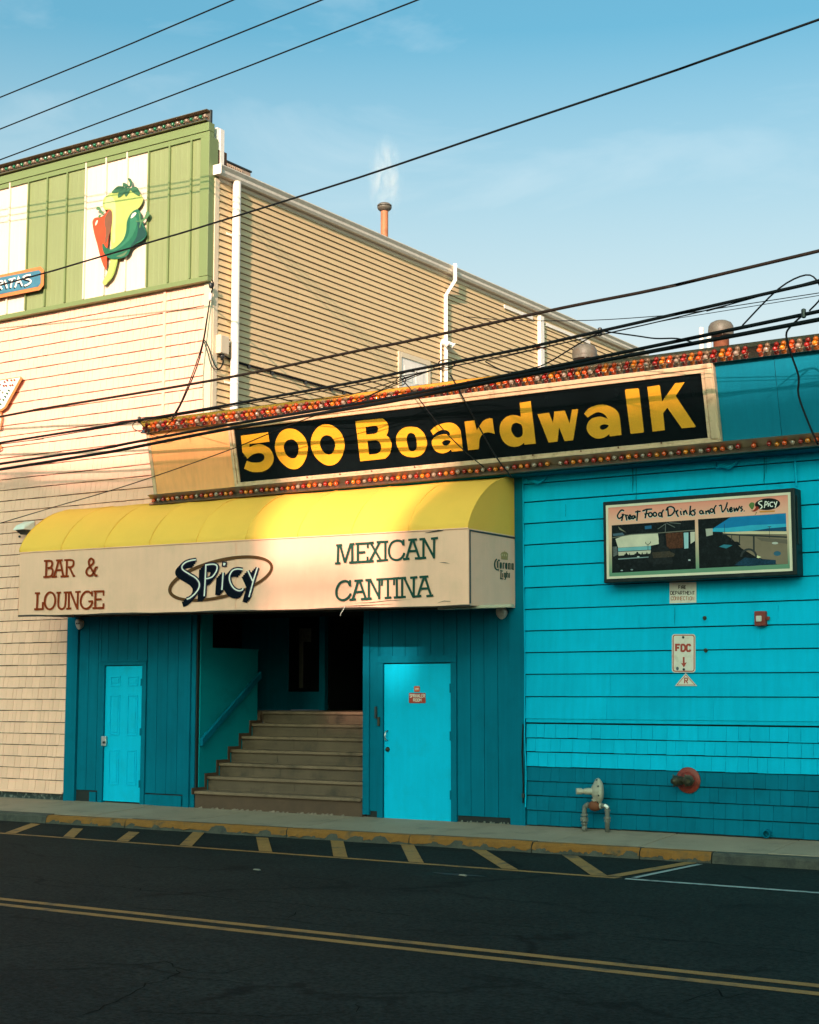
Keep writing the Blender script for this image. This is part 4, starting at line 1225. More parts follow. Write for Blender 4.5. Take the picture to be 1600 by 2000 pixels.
# beer mark on the end valance
fE = zoomed(lambda x, y, o=0.0: onX(x, y, AW1 + .004 + o), 950, 1060, 22.23)
endv = [o for o in bpy.data.objects if o.name.startswith('end_valance')][-1]
CR = mat('faded_gold_ink', (.42, .23, .08), .6, .15, 30)
crown = [(650, 720), (640, 600), (625, 500), (650, 440), (720, 400), (785, 395), (785, 340), (800, 340), (802, 395), (880, 410), (940, 470), (950, 520), (935, 620), (930, 750)]
plate(MB(), [[Vector(p) for p in crown]], fE, .0003, .001).build('crown', CR, endv)
for a_ in ((690, 500, 40, 60), (790, 510, 36, 66), (885, 520, 34, 60)):
    plate(MB(), [[Vector(p) for p in arc(a_[0], a_[1] + 30, a_[2] * .7, a_[3] * .8, 0, 330, 11)]], fE, .001, .0016).build('crown_gap', mat('crown_pale_ink', (.66, .42, .22), .6, .1, 30), endv)
DG = DKGRN
strokes('letter', DG, endv, fE, [('ws', [30, 60, 70, 70, 60, 40] and 62, [(455, 705), (390, 800), (365, 930), (385, 1080), (450, 1165), (545, 1180)]), ('w', 55, [(480, 790), (490, 1090)]), ('w', 40, [(520, 790), (560, 740)]), ('w', 60, [(530, 730), (575, 800)]), ('w', 16, [(545, 800), (545, 1250)])], 60, .001)
def blk(pts, wd): return ('w', wd, pts)
strokes('letter', DG, endv, fE, [blk([(615, 880), (605, 1080)], 50), blk([(600, 870), (660, 880)], 50), blk([(655, 890), (650, 1090)], 50), blk([(600, 1080), (650, 1130)], 46)], 48, .001)
strokes('letter', DG, endv, fE, [blk([(735, 880), (735, 1130)], 50), blk([(725, 885), (800, 890)], 46)], 48, .001)
strokes('letter', DG, endv, fE, [blk([(845, 890), (840, 1100)], 50), blk([(840, 890), (900, 900)], 46), blk([(895, 900), (890, 1120)], 50), blk([(840, 1100), (890, 1150)], 46)], 48, .001)
strokes('letter', DG, endv, fE, [blk([(970, 890), (966, 1160)], 46), blk([(970, 900), (1030, 900)], 40), blk([(1030, 890), (1030, 1170)], 44)], 48, .001)
strokes('letter', DG, endv, fE, [blk([(1115, 910), (1110, 1150)], 46), blk([(1100, 910), (1180, 915)], 44), blk([(1170, 900), (1165, 1180)], 46), blk([(1110, 1140), (1200, 1170)], 40)], 48, .001)
strokes('letter', DG, endv, fE, [blk([(600, 1190), (720, 1240)], 40), blk([(640, 1200), (635, 1560)], 46), blk([(600, 1560), (740, 1570)], 46)], 44, .001)
for pts in (((715, 1320), (710, 1510)), ((790, 1310), (780, 1480)), ((840, 1320), (840, 1590)), ((890, 1240), (880, 1510)), ((945, 1340), (945, 1520)), ((1005, 1310), (1000, 1530))):
    strokes('letter', DG, endv, fE, [blk(list(pts), 40)], 40, .0012)
strokes('letter', DG, endv, fE, [blk([(770, 1320), (850, 1330)], 34), blk([(770, 1490), (850, 1500)], 34), blk([(780, 1590), (860, 1580)], 34), blk([(880, 1330), (960, 1345)], 34)], 34, .0016)

# ================================================================== light box sign on the clapboard wall
lb = thing('light_box', (-7.2, -.12, 3.1), 'black framed light box reading Great Food Drinks and Views with two beach photographs', 'sign')
LX0, LX1, LZ0, LZ1, LY = -8.405, -5.943, 3.10, 4.118, -.25
PRN = mat('print_peach_to_green', (.80, .36, .25), .5, .02, 3, spec=.1)
t_ = PRN.node_tree
b_ = t_.nodes['Principled BSDF']
g_ = t_.nodes.new('ShaderNodeNewGeometry')
sx = t_.nodes.new('ShaderNodeSeparateXYZ')
rr = t_.nodes.new('ShaderNodeMapRange')
rr.inputs['From Min'].default_value = 3.13
rr.inputs['From Max'].default_value = 4.08
cr = t_.nodes.new('ShaderNodeValToRGB')
cr.color_ramp.elements[0].color = (.10, .21, .13, 1)
cr.color_ramp.elements[1].color = (.78, .22, .16, 1)
for pos, colr in ((.10, (.13, .25, .16)), (.55, (.74, .44, .30)), (.80, (.80, .36, .26))):
    e = cr.color_ramp.elements.new(pos)
    e.color = (*colr, 1)
t_.links.new(g_.outputs['Position'], sx.inputs[0])
t_.links.new(sx.outputs['Z'], rr.inputs['Value'])
t_.links.new(rr.outputs['Result'], cr.inputs['Fac'])
t_.links.new(cr.outputs['Color'], b_.inputs['Base Color'])
MB().box(LX0, LX1, LY, -.022, LZ0, LZ1).build('case', BOXM, lb, bevel=.012)
MB().box(LX1, LX1 + .012, -.20, -.07, LZ0 + .36, LZ1 - .08).build('access_panel', BOXM, lb, bevel=.004)
ux0, ux1, uz0, uz1 = LX0 + .048, LX1 - .048, LZ0 + .05, LZ1 - .05
for (a, b, c_, d) in ((ux0, ux1, uz1 - .03, uz1), (ux0, ux1, uz0, uz0 + .03), (ux0, ux0 + .03, uz0 + .03, uz1 - .03), (ux1 - .03, ux1, uz0 + .03, uz1 - .03)):
    MB().box(a, b, LY - .012, LY - .0005, c_, d).build('retainer', mat('cream_retainer', (.70, .57, .42), .45, .06, 6), lb)
prn = MB().box(ux0 + .03, ux1 - .03, LY - .004, LY - .0006, uz0 + .03, uz1 - .03).build('print', PRN, lb)
fL = lambda x, y, o=0.0: onY(x, y, LY - .0045 - o)
zL = zoomed(fL, 1150, 930, 3.556)
def patch(name, col, pts, o, parent=prn, f=zL, rough=.4, curve=False):
    m_ = mat('print_%02x%02x%02x' % tuple(int(255 * q) for q in col), col, rough, .10, 7, spec=.08) if max(col) > .12 else mat('print_%02x%02x%02x' % tuple(int(255 * q) for q in col), col, rough, .3, 14, spec=.08, fine=.35, fscale=60, dirt=tuple(q * .45 for q in col) if max(col) > .05 else (.022, .026, .03), dirt_amt=.25 if max(col) > .2 else .6, dirt_scale=16)
    l = smooth_loop(pts) if curve else [Vector((p[0], p[1])) for p in pts]
    return plate(MB(), [l], f, o - .0003, o).build(name, m_, parent)
BK = (.006, .008, .009)
patch('photo', BK, [(160, 342), (738, 303), (745, 643), (163, 672)], .0006)
patch('photo_sky', (.62, .52, .40), [(186, 436), (250, 412), (480, 396), (492, 470), (428, 484), (205, 497)], .0010)
patch('photo_sea', (.16, .36, .40), [(203, 499), (432, 484), (432, 512), (205, 523)], .0012)
patch('photo_beach', (.55, .46, .36), [(205, 527), (432, 515), (430, 538), (300, 546), (208, 553)], .0010)
for gx, gy, gw in ((262, 545, 15), (285, 550, 9), (338, 540, 20), (372, 545, 10), (405, 540, 8)):
    patch('photo_guest', BK, [(gx - gw * 1.4, gy + 14), (gx - gw * .9, gy - 1), (gx - gw * .35, gy - 5), (gx - gw * .3, gy - 14), (gx + gw * .25, gy - 15), (gx + gw * .35, gy - 5), (gx + gw, gy), (gx + gw * 1.5, gy + 12)], .0014)
patch('photo_beam', (.16, .14, .11), [(165, 425), (300, 402), (480, 392), (738, 372), (738, 378), (480, 398), (300, 408), (165, 431)], .0013)
strokes('photo_umbrella', mat('print_grey_line', (.12, .12, .11), .5, spec=.08), prn, zL, [[(535, 330), (532, 392)], [(535, 330), (480, 368)], [(540, 326), (600, 356)], [(560, 322), (640, 330)]], 5, .0013)
patch('photo_seat', (.10, .10, .10), [(165, 490), (196, 488), (203, 545), (172, 560)], .0013)
patch('photo_bar', (.05, .035, .025), [(440, 530), (560, 520), (600, 540), (590, 560), (450, 570)], .0019)
patch('photo_awning_gap', (.20, .17, .12), [(205, 350), (262, 392), (215, 372)], .0010)
patch('photo_house', (.07, .11, .15), [(168, 400), (235, 392), (250, 410), (170, 416)], .0011)
patch('photo_wall', (.085, .028, .015), [(535, 396), (655, 388), (655, 498), (545, 505)], .0012)
patch('photo_window', (.30, .46, .50), [(660, 393), (693, 391), (693, 500), (664, 504)], .0012)
patch('photo_sky', (.55, .47, .38), [(706, 388), (738, 386), (738, 450), (708, 470)], .0012)
patch('photo_screen', (.02, .10, .20), [(390, 347), (436, 342), (437, 364), (391, 369)], .0012)
patch('photo_table', (.20, .26, .26), [(205, 572), (425, 558), (425, 564), (206, 580)], .0014)
patch('photo_person', (.012, .013, .014), [(420, 600), (430, 530), (450, 500), (485, 485), (486, 440), (500, 412), (520, 415), (527, 440), (524, 480), (560, 500), (575, 560), (575, 610)], .0018, curve=True)
strokes('photo_lamp', mat('print_dark_line', BK, .5), prn, zL, [[(412, 515), (412, 475)], [(394, 465), (412, 478), (430, 462)], [(396, 468), (396, 456)], [(430, 465), (430, 453)]], 4, .0016)
strokes('photo_rail', mat('print_dark_line', BK, .5), prn, zL, [[(200, 525), (430, 513)]], 4, .0016)
for x_, y_, c_ in ((345, 560, (.5, .5, .5)), (560, 550, (.3, .3, .28)), (700, 583, (.6, .6, .6)), (230, 655, (.25, .28, .3)), (300, 650, (.25, .28, .3))):
    patch('photo_glint', c_, arc(x_, y_, 9, 5, 0, 300, 6), .0016)
patch('photo', BK, [(760, 300), (1370, 257), (1385, 610), (768, 640)], .0006)
patch('photo_sky', (.006, .16, .36), [(985, 285), (1370, 258), (1374, 352), (1140, 382), (960, 388), (840, 385), (872, 358)], .0010)
patch('photo_sky', (.03, .34, .50), [(960, 360), (1130, 340), (1372, 330), (1374, 352), (1140, 382), (960, 388), (845, 385), (872, 360)], .0012)
patch('photo_house', (.40, .36, .30), [(812, 366), (862, 362), (862, 408), (818, 418)], .0013)
patch('photo_sea', (.010, .065, .13), [(1130, 382), (1250, 362), (1374, 352), (1375, 384)], .0014)
patch('photo_sand', (.62, .47, .31), [(930, 390), (1120, 382), (1376, 382), (1377, 404), (940, 402)], .0014)
patch('photo_boardwalk', (.21, .145, .10), [(955, 406), (1378, 408), (1384, 610), (1310, 612), (1240, 585), (1160, 560), (1060, 500), (1000, 440)], .0012)
patch('photo_boardwalk', (.14, .105, .08), [(1160, 425), (1380, 440), (1381, 470), (1200, 450)], .0014)
strokes('photo_rail', mat('print_dark_line', BK, .5), prn, zL, [('w', 11, [(930, 402), (1130, 412), (1379, 424)]), ('w', 12, [(1147, 412), (1148, 520)]), ('w', 7, [(1048, 408), (1048, 470)]), ('w', 5, [(993, 405), (994, 450)]), ('w', 3, [(1256, 350), (1256, 430)]), ('w', 4, [(1243, 352), (1268, 350)]), ('w', 3, [(942, 330), (944, 395)])], 5, .0017)
patch('photo_table', (.03, .16, .22), [(905, 490), (940, 474), (1000, 480), (955, 502)], .0016)
patch('photo_table', (.010, .035, .065), [(1010, 618), (1085, 565), (1300, 583), (1300, 612), (1110, 625)], .0017)
ribbon(MB(), arc(1112, 560, 52, 52, 180, 360, 12), 14, zL, .0018).build('photo_chair', MATS['print_dark_line'], prn)
patch('photo_chair', BK, arc(1025, 480, 30, 26, 180, 360, 10), .0016)
patch('photo_scooter', (.03, .10, .16), arc(1310, 537, 26, 17, 0, 330, 11), .0016)
patch('photo_scooter', (.5, .47, .42), arc(1295, 465, 22, 8, 0, 330, 11), .0016)
patch('photo_paper', (.70, .62, .36), [(1170, 550), (1200, 562), (1180, 570), (1168, 566)], .0018)
INKT = mat('print_teal_ink', (.005, .014, .017), .6, spec=.04)
HALO = mat('print_pale_halo', (.55, .62, .55), .4)
P_ = zoomed(fL, 1180, 960, 7.619)
Q_ = zoomed(fL, 1380, 940, 8.0)
script = [
 (P_, [[(300, 290), (262, 276), (220, 320), (200, 365), (225, 402), (270, 372), (300, 335)], [(262, 345), (300, 340)], [(285, 340), (262, 440)]]),
 (P_, [[(315, 340), (330, 385), (340, 432)], [(325, 375), (340, 355), (356, 358)]]),
 (P_, [[(368, 392), (398, 372), (385, 350), (364, 380), (375, 410), (410, 398)]]),
 (P_, [[(455, 365), (428, 362), (416, 390), (438, 405), (460, 365), (466, 400)]]),
 (P_, [[(502, 280), (496, 350), (488, 436)], [(462, 305), (500, 300), (545, 296)]]),
 (P_, [[(570, 290), (640, 266), (716, 262)], [(640, 270), (625, 330), (612, 400)], [(600, 338), (660, 326)]]),
 (P_, [arc(690, 346, 27, 30, 0, 360, 12)]), (P_, [arc(757, 340, 25, 28, 0, 360, 12)]),
 (P_, [arc(835, 342, 22, 27, 0, 360, 12), [(888, 268), (862, 320), (866, 388)]]),
 (P_, [[(948, 248), (952, 300), (958, 352)], [(922, 285), (950, 238), (1000, 226), (1042, 250), (1044, 300), (1000, 352), (945, 362)]]),
 (P_, [[(1068, 282), (1082, 330), (1108, 378)], [(1078, 310), (1092, 286), (1108, 282)]]), (P_, [[(1140, 288), (1142, 320), (1152, 352)], [(1145, 262), (1150, 258)]]),
 (P_, [[(1182, 288), (1186, 320), (1190, 352)], [(1190, 315), (1214, 282), (1226, 310), (1240, 342)]]),
 (P_, [[(1288, 212), (1280, 280), (1274, 356)], [(1332, 276), (1286, 316), (1322, 362)]]),
 (P_, [[(1362, 266), (1334, 288), (1356, 320), (1334, 358)]]),
 (P_, [arc(1447, 308, 22, 24, 0, 360, 12), [(1470, 285), (1474, 310), (1490, 335)]]),
 (P_, [[(1514, 285), (1516, 310), (1520, 340)], [(1520, 310), (1552, 284), (1560, 310), (1580, 334)]]),
 (Q_, [arc(82, 458, 25, 28, 0, 360, 12), [(155, 372), (122, 430), (130, 512)]]),
 (Q_, [[(196, 388), (230, 376), (238, 430), (252, 486)], [(252, 486), (300, 420), (328, 328)]]),
 (Q_, [[(325, 420), (330, 450), (346, 482)]]), (Q_, [[(366, 456), (400, 432), (386, 410), (362, 445), (380, 476), (416, 456)]]),
 (Q_, [[(430, 410), (442, 466), (470, 420), (486, 460), (520, 385)]]), (Q_, [[(562, 390), (534, 418), (562, 440), (536, 474)]]),
 (Q_, [[(584, 462), (596, 466)]]),
]
for fn, lines in script:
    ll = [smooth_loop([(p[0], p[1]) for p in l], False, 5) if len(l) > 2 else l for l in lines]
    strokes('letter_halo', HALO, prn, fn, [off([(p[0], p[1]) for p in l], -2, 6) for l in ll], 25, .0010)
    strokes('letter', INKT, prn, fn, ll, 23, .0022)
lg = patch('logo_oval', (.008, .008, .008), arc(955, 357, 198, 92, 0, 354, 40, -4), .0016, f=Q_)
for ln in ([(872, 308), (832, 318), (816, 345), (862, 378), (868, 408), (838, 430)], [(920, 312), (905, 416)], [(920, 314), (952, 328), (942, 362), (912, 372)], [(972, 338), (966, 396)], [(974, 312), (973, 320)], [(1042, 326), (1002, 332), (992, 366), (1012, 394), (1042, 388)], [(1056, 320), (1078, 366)], [(1104, 314), (1074, 412)]):
    strokes('logo_letter', PALE, prn, Q_, [smooth_loop(ln, False, 4) if len(ln) > 2 else ln], 15, .0022)
patch('logo_pepper', (.10, .17, .05), [(665, 370), (700, 330), (745, 340), (750, 380), (720, 440), (690, 420)], .0020, f=Q_, curve=True)
patch('logo_pepper', (.30, .03, .015), [(760, 430), (780, 390), (820, 410), (800, 450), (740, 475), (700, 460), (730, 455)], .0021, f=Q_, curve=True)
patch('logo_stem', (.20, .16, .05), [(770, 470), (790, 490), (765, 525), (755, 522), (775, 495)], .0020, f=Q_)
patch('logo_banner', (.62, .22, .05), [(828, 462), (1072, 455), (1068, 478), (832, 490)], .0020, f=Q_)

# ------------------------------------------------------------------ small signs
GLY = {'F': [[(0, 1), (0, 0), (.6, 0)], [(0, .48), (.48, .48)]], 'I': [[(.15, 0), (.15, 1)]], 'R': [[(0, 1), (0, 0), (.45, 0), (.6, .12), (.6, .38), (.45, .5), (0, .5)], [(.3, .5), (.6, 1)]],
       'E': [[(.58, 0), (0, 0), (0, 1), (.58, 1)], [(0, .48), (.48, .48)]], 'D': [[(0, -.06), (0, 1.06)], [(0, 0), (.36, 0), (.6, .25), (.6, .75), (.36, 1), (0, 1)]], 'P': [[(0, 1), (0, 0), (.45, 0), (.6, .14), (.6, .4), (.45, .54), (0, .54)]],
       'A': [[(0, 1), (.3, 0), (.6, 1)], [(.12, .66), (.48, .66)]], 'T': [[(0, 0), (.6, 0)], [(.3, 0), (.3, 1)]], 'M': [[(0, 1), (0, 0), (.35, .6), (.7, 0), (.7, 1)]], 'N': [[(0, 1), (0, 0), (.6, 1), (.6, 0)]],
       'C': [[(.6, .24), (.45, 0), (.15, 0), (0, .2), (0, .8), (.15, 1), (.45, 1), (.6, .76)]], 'O': [[(.15, 0), (.45, 0), (.6, .2), (.6, .8), (.45, 1), (.15, 1), (0, .8), (0, .2), (.15, 0)]],
       'S': [[(.6, .2), (.45, 0), (.15, 0), (0, .2), (.1, .42), (.5, .56), (.6, .78), (.45, 1), (.15, 1), (0, .8)]], 'K': [[(0, 0), (0, 1)], [(.58, 0), (0, .55)], [(.18, .4), (.6, 1)]], 'L': [[(0, 0), (0, 1), (.55, 1)]]}
def text(word, parent, m, f, x0, x1, y0, y1, wid, o):
    ws = [(.30 if ch_ == 'I' else .7 if ch_ == 'M' else .6) for ch_ in word]
    gap = .22
    tot = sum(ws) + gap * (len(ws) - 1)
    sc = (x1 - x0) / tot
    x = x0
    for ch_, w_ in zip(word, ws):
        strokes('letter', m, parent, f, [[(x + p[0] * sc, y0 + p[1] * (y1 - y0)) for p in l] for l in GLY[ch_]], wid, o)
        x += (w_ + gap) * sc
def plaque(name, loc, label, pts, f, m, th=.004, curve=False, cat='sign'):
    t = thing(name, loc, label, cat)
    l = smooth_loop(pts) if curve else [Vector((p[0], p[1])) for p in pts]
    pl_ = plate(MB(), [l], f, 0, th).build('plate', m, t)
    return t, pl_
fW = lambda x, y, o=0.0: onY(x, y, -.024 - o)
zW = zoomed(fW, 1290, 1120, 8.333)
t, pl_ = plaque('wall_sign', fW(1334, 1178), 'weathered white sign reading Fire Department Connection under the light box', [(150, 148), (585, 140), (585, 474), (150, 490)], zW, SIGNW)
FADEB = mat('faded_dark_ink', (.05, .025, .02), .6, .2, 30)
FADER = mat('faded_red_ink', (.42, .15, .09), .6, .2, 30)
text('FIRE', pl_, FADEB, zW, 298, 418, 200, 250, 13, .0045)
text('DEPARTMENT', pl_, FADEB, zW, 168, 558, 290, 345, 12, .0045)
text('CONNECTION', pl_, FADER, zW, 175, 548, 378, 434, 11, .0045)
def rrect(x0, x1, y0, y1, r):
    return arc(x1 - r, y0 + r, r, r, -90, 0, 4) + arc(x1 - r, y1 - r, r, r, 0, 90, 4) + arc(x0 + r, y1 - r, r, r, 90, 180, 4) + arc(x0 + r, y0 + r, r, r, 180, 270, 4)
t, pl_ = plaque('wall_sign', fW(1336, 1313), 'white sign with red border reading FDC above a red down arrow', rrect(188, 572, 988, 1612, 45), zW, SIGNW)
ribbon(MB(), rrect(208, 550, 1005, 1592, 36), 16, zW, .0046, True).build('border', SIGNR, pl_)
text('FDC', pl_, SIGNR, zW, 256, 492, 1160, 1265, 33, .0046)
plate(MB(), [[Vector(p) for p in ((365, 1360), (396, 1360), (396, 1455), (430, 1448), (384, 1532), (336, 1458), (366, 1462))]], zW, .0043, .0048).build('arrow', SIGNR, pl_)
for (bx_, by_) in ((374, 1040), (384, 1562)):
    MB().lathe(zW(bx_, by_, .004), (0, -1, 0), [(0, .016), (.006, .016), (.01, .008)], 10).build('bolt', DARKM, pl_)
plate(MB(), [[Vector(p) for p in arc(278, 1548, 24, 30, 0, 330, 11)]], zW, .0043, .0047).build('sticker', mat('grey_sticker', (.07, .08, .10), .6), pl_)
t, pl_ = plaque('wall_sign', fW(1340, 1340), 'small white triangle sign with a red letter R below the FDC sign', [(414, 1622), (600, 1832), (238, 1832)], zW, SIGNW)
ribbon(MB(), [(414, 1652), (565, 1815), (270, 1815)], 9, zW, .0046, True).build('border', SIGNR, pl_)
text('R', pl_, SIGNR, zW, 396, 444, 1705, 1790, 18, .0046)
fD = zoomed(lambda x, y, o=0.0: onY(x, y, .0035 - o), 680, 1180, 4.324)
t, pl_ = plaque('door_sign', fD(585, 835), 'red plate reading Sprinkler Room on the flat teal door', rrect(514, 655, 750, 836, 8), fD, SIGNR)
text('SPRINKLER', pl_, SIGNW, fD, 522, 648, 762, 788, 5.0, .0045)
text('ROOM', pl_, SIGNW, fD, 552, 618, 798, 822, 5.5, .0045)
t, pl_ = plaque('door_sticker', fD(582, 740), 'small square orange sticker above the sprinkler room plate', rrect(557, 606, 692, 742, 8), fD, mat('orange_sticker', (.52, .12, .05), .5), .002)
ribbon(MB(), [(566, 716), (597, 715)], 9, fD, .0025).build('print', SIGNW, pl_)
ribbon(MB(), rrect(561, 602, 697, 737, 6), 3, fD, .0025, True).build('border', SIGNR, pl_)

# ------------------------------------------------------------------ fire strobe, wall hooks
q = onY(1489, 1208, -.02)
st = thing('alarm_strobe', q, 'small rusty red alarm strobe box on the teal clapboards', 'alarm')
MB().box(q.x - .075, q.x + .065, -.085, -.021, q.z - .09, q.z + .085).build('case', REDP, st, bevel=.01)
MB().box(q.x - .05, q.x + .02, -.105, -.0855, q.z - .04, q.z + .03).build('lens', mat('strobe_lens', (.55, .48, .42), .2, .1, 20), st, bevel=.012)
MB().box(q.x + .065, q.x + .10, -.06, -.03, q.z - .02, q.z + .02).build('side_knock_out', REDP, st, bevel=.005)
for px, py, lab in ((1377, 1207, 'small dark screw hole fitting in the teal wall above the FDC sign'), (1379, 1270, 'small dark pipe stub on the teal wall right of the FDC sign')):
    q = onY(px, py, -.021)
    h = thing('wall_hook', q, lab, 'hook')
    MB().lathe(q, (0, -1, 0), [(0, .024), (.012, .024), (.014, .014), (.03, .012)], 10).build('boss', BRASS, h, True)
    MB().tube([q + Vector((0, -.02, 0)), q + Vector((.0, -.045, -.01)), q + Vector((.02, -.05, -.03)), q + Vector((.03, -.04, -.015))], .006, 6).build('hook', BRASS, h, True)
# ------------------------------------------------------------------ red twin hose inlet
q = onY(1345, 1524, -.02)
fd = thing('hose_inlet', q, 'round red fire hose inlet plate with two dark capped outlets', 'hose inlet')
MB().lathe(q, (0, -1, 0), [(0, .155), (.012, .155), (.022, .14), (.03, .10), (.06, .085), (.075, .06)], 32).build('plate', REDP, fd, 'angle')
for dx, sgn, zz in ((-.13, -1, .0), (.07, 1, .01)):
    ax = Vector((.62 * sgn if sgn < 0 else .25, -.78, -.06)).normalized()
    c0 = q + Vector((dx * .35, -.04, zz))
    MB().lathe(c0, ax, [(0, .055), (.07, .05), (.075, .066), (.12, .066), (.125, .058), (.15, .03), (.16, .028)], 16).build('capped_outlet', BRASS, fd, 'angle')
    for k in range(3):
        a_ = k * 2.1
        MB().lathe(c0 + ax * .098 + Vector((math.cos(a_) * .07, 0, math.sin(a_) * .07)), (math.cos(a_), 0, math.sin(a_)), [(-.01, .01), (.012, .01)], 6).build('lug', BRASS, fd)
# ------------------------------------------------------------------ gas regulator on its pipes
gp = zoomed(lambda x, y, o=0.0: onY(x, y, -.20 - o), 1110, 1480, 5.517)
base = gp(300, 770)
ga = thing('gas_regulator', (base.x, -.2, .06), 'pale round gas regulator on two grey standpipes by the dark teal shingles', 'gas regulator')
def seg(pts, r, m=GREY, name='pipe', n=12): return MB().tube([gp(*p) for p in pts], r, n).build(name, m, ga, True)
r_ = .030
seg([(175, 790), (175, 560), (178, 530), (195, 512), (230, 510)], r_ * .95)
seg([(422, 800), (422, 580), (420, 545), (408, 524), (380, 520), (340, 518)], r_ * .95)
for (x_, ya, yb, rr_) in ((175, 605, 625, 1.5), (175, 640, 685, 1.65), (175, 700, 716, 1.4), (175, 735, 770, 1.15), (422, 560, 576, 1.3), (422, 640, 662, 1.5), (422, 672, 690, 1.35)):
    A, B = gp(x_, ya), gp(x_, yb)
    MB().lathe(B, (0, 0, 1), [(0, r_ * rr_), (A.z - B.z, r_ * rr_)], 8).build('union_nut', GREY, ga)
MB().tube([gp(205, 512), gp(222, 512)], r_ * 1.25, 8).build('collar', GREY, ga)
MB().tube([gp(345, 518), gp(362, 519)], r_ * 1.3, 8).build('collar', REGM, ga)
MB().tube([gp(392, 510, .03), gp(430, 540, .03)], [.018, .022], 8).build('paint_splash', WHITE, ga)
vb = gp(287, 522)
MB().lathe(gp(232, 518), gp(342, 520) - gp(232, 518), [(0, .035), (.02, .055), (.05, .062), (.10, .062), (.125, .05), (.145, .035)], 14).build('valve_body', RUST, ga, True)
MB().lathe(vb + Vector((0, 0, -.06)), (0, 0, 1), [(0, .02), (.02, .04), (.06, .05)], 12).build('valve_foot', RUST, ga, True)
MB().lathe(gp(292, 490), (0, 0, 1), [(0, .030), (.03, .030), (.032, .044), (.05, .044), (.055, .03), (.10, .03)], 12).build('neck', REGM, ga, 'angle')
dc = gp(280, 362)
ax = Vector((-.80, -.60, 0)).normalized()
MB().lathe(dc + Vector((.05, .05, 0)), ax, [(-.04, .06), (-.03, .115), (.0, .155), (.012, .160), (.022, .160), (.034, .155), (.06, .12), (.085, .075), (.10, .05)], 28).build('diaphragm_case', REGM, ga, 'angle')
uu = ax.cross(Vector((0, 0, 1))).normalized()
for k in range(8):
    a_ = k * math.pi / 4 + .3
    c0 = dc + Vector((.05, .05, 0)) + uu * math.cos(a_) * .145 + Vector((0, 0, 1)) * math.sin(a_) * .145
    MB().lathe(c0 + ax * .03, ax, [(0, .012), (.02, .012)], 6).build('bolt', DARKM, ga)
MB().lathe(dc + Vector((.05, .05, 0)) + ax * .09, ax, [(0, .042), (.05, .040), (.10, .036), (.105, .03), (.13, .03), (.132, .038), (.20, .038)], 14).build('vent_spout', REGM, ga, 'angle')
# drain pipe stub and loose bits at the wall foot
q = onY(1498, 1628, -.05)
ps_ = thing('drain_stub', q, 'short round drain pipe stub poking out at the foot of the wall', 'pipe')
MB().lathe((q.x, .01, q.z), (0, -1, -.05), [(0, .048), (.09, .048), (.092, .036), (.02, .034)], 16).build('pipe', TEALD, ps_, 'angle')
LIT = mat('litter_paper', (.22, .19, .15), .7, .1, 30)
for i, (px, py, lab, wd) in enumerate(((1457, 1632, 'crumpled white paper scrap on the sidewalk near the drain stub', .07), (1232, 1622, 'tiny white litter on the sidewalk right of the gas regulator', .03), (1312, 1626, 'tiny pale litter flake at the wall foot between regulator and drain', .025))):
    q = onZ(px, py, .066)
    o = MB().hexa([(q.x - wd, q.y - .02, .062), (q.x + wd, q.y - .025, .062), (q.x + wd * .8, q.y + .03, .064), (q.x - wd * .7, q.y + .02, .064)], [(q.x - wd * .6, q.y - .01, .085), (q.x + wd * .5, q.y - .012, .078), (q.x + wd * .4, q.y + .01, .09), (q.x - wd * .4, q.y + .01, .08)]).build('paper_scrap', LIT)
    tag(o, lab, 'litter')
for i, (px, py, lab, wd) in enumerate(((438, 1626, 'pale flattened cup fragment on the asphalt near the yellow kerb', .07), (503, 1700, 'pale twig like litter on the road below the hatching', .05), (905, 1711, 'small white litter beside a dark patch on the road', .05), (1182, 1672, 'small white litter at the kerb near the last hatch bar', .04), (757, 1644, 'tiny white litter by the kerb in the middle', .03))):
    q = onZ(px, py, ZR)
    o = MB().hexa([(q.x - wd, q.y - .015, ZR + .004), (q.x + wd, q.y - .035, ZR + .004), (q.x + wd, q.y + .0, ZR + .004), (q.x - wd, q.y + .02, ZR + .004)], [(q.x - wd * .8, q.y - .01, ZR + .016), (q.x + wd * .8, q.y - .03, ZR + .02), (q.x + wd * .8, q.y - .01, ZR + .018), (q.x - wd * .8, q.y + .01, ZR + .014)]).build('litter', LIT)
    tag(o, lab, 'litter')
q = onZ(895, 1709, ZR)
marking('oil_stain', mat('oil_stain', (.006, .006, .006), .6), [(q.x + .30 * math.cos(t_a) * (1 + .2 * math.sin(3 * t_a)), q.y + .07 * math.sin(t_a)) for t_a in [i * .42 for i in range(15)]], ZR + .0035)

# ------------------------------------------------------------------ wall lamps and cameras
def lamp(px, py, Y, label, name='wall_lamp'):
    q = onY(px, py, Y)
    t = thing(name, q, label, 'lamp')
    MB().lathe((q.x + .04, Y + .12, q.z + .05), (0, -1, 0), [(0, .065), (.04, .065), (.05, .05)], 14).build('base', WHITE, t, 'angle')
    MB().lathe((q.x, Y + .07, q.z), (-.35, -.9, -.25), [(-.03, .03), (.0, .055), (.04, .082), (.075, .088), (.085, .08), (.09, .05), (.092, .0)], 20).build('lamp_head', mat('lamp_reflector', (.52, .46, .40), .3, .25, 30), t, 'angle')
    return t
lamp(981, 1194, -.06, 'round white lamp under the right end of the awning')
t = lamp(155, 1217, -.06, 'small round camera lamp under the left end of the awning')
for dx in (-.025, .02):
    MB().lathe(onY(153, 1217, -.16) + Vector((dx, 0, -.005)), (-.35, -.9, -.2), [(0, .013), (.015, .012)], 10).build('lens', DARKM, t, True)
q = onY(50, 1030, -.1)
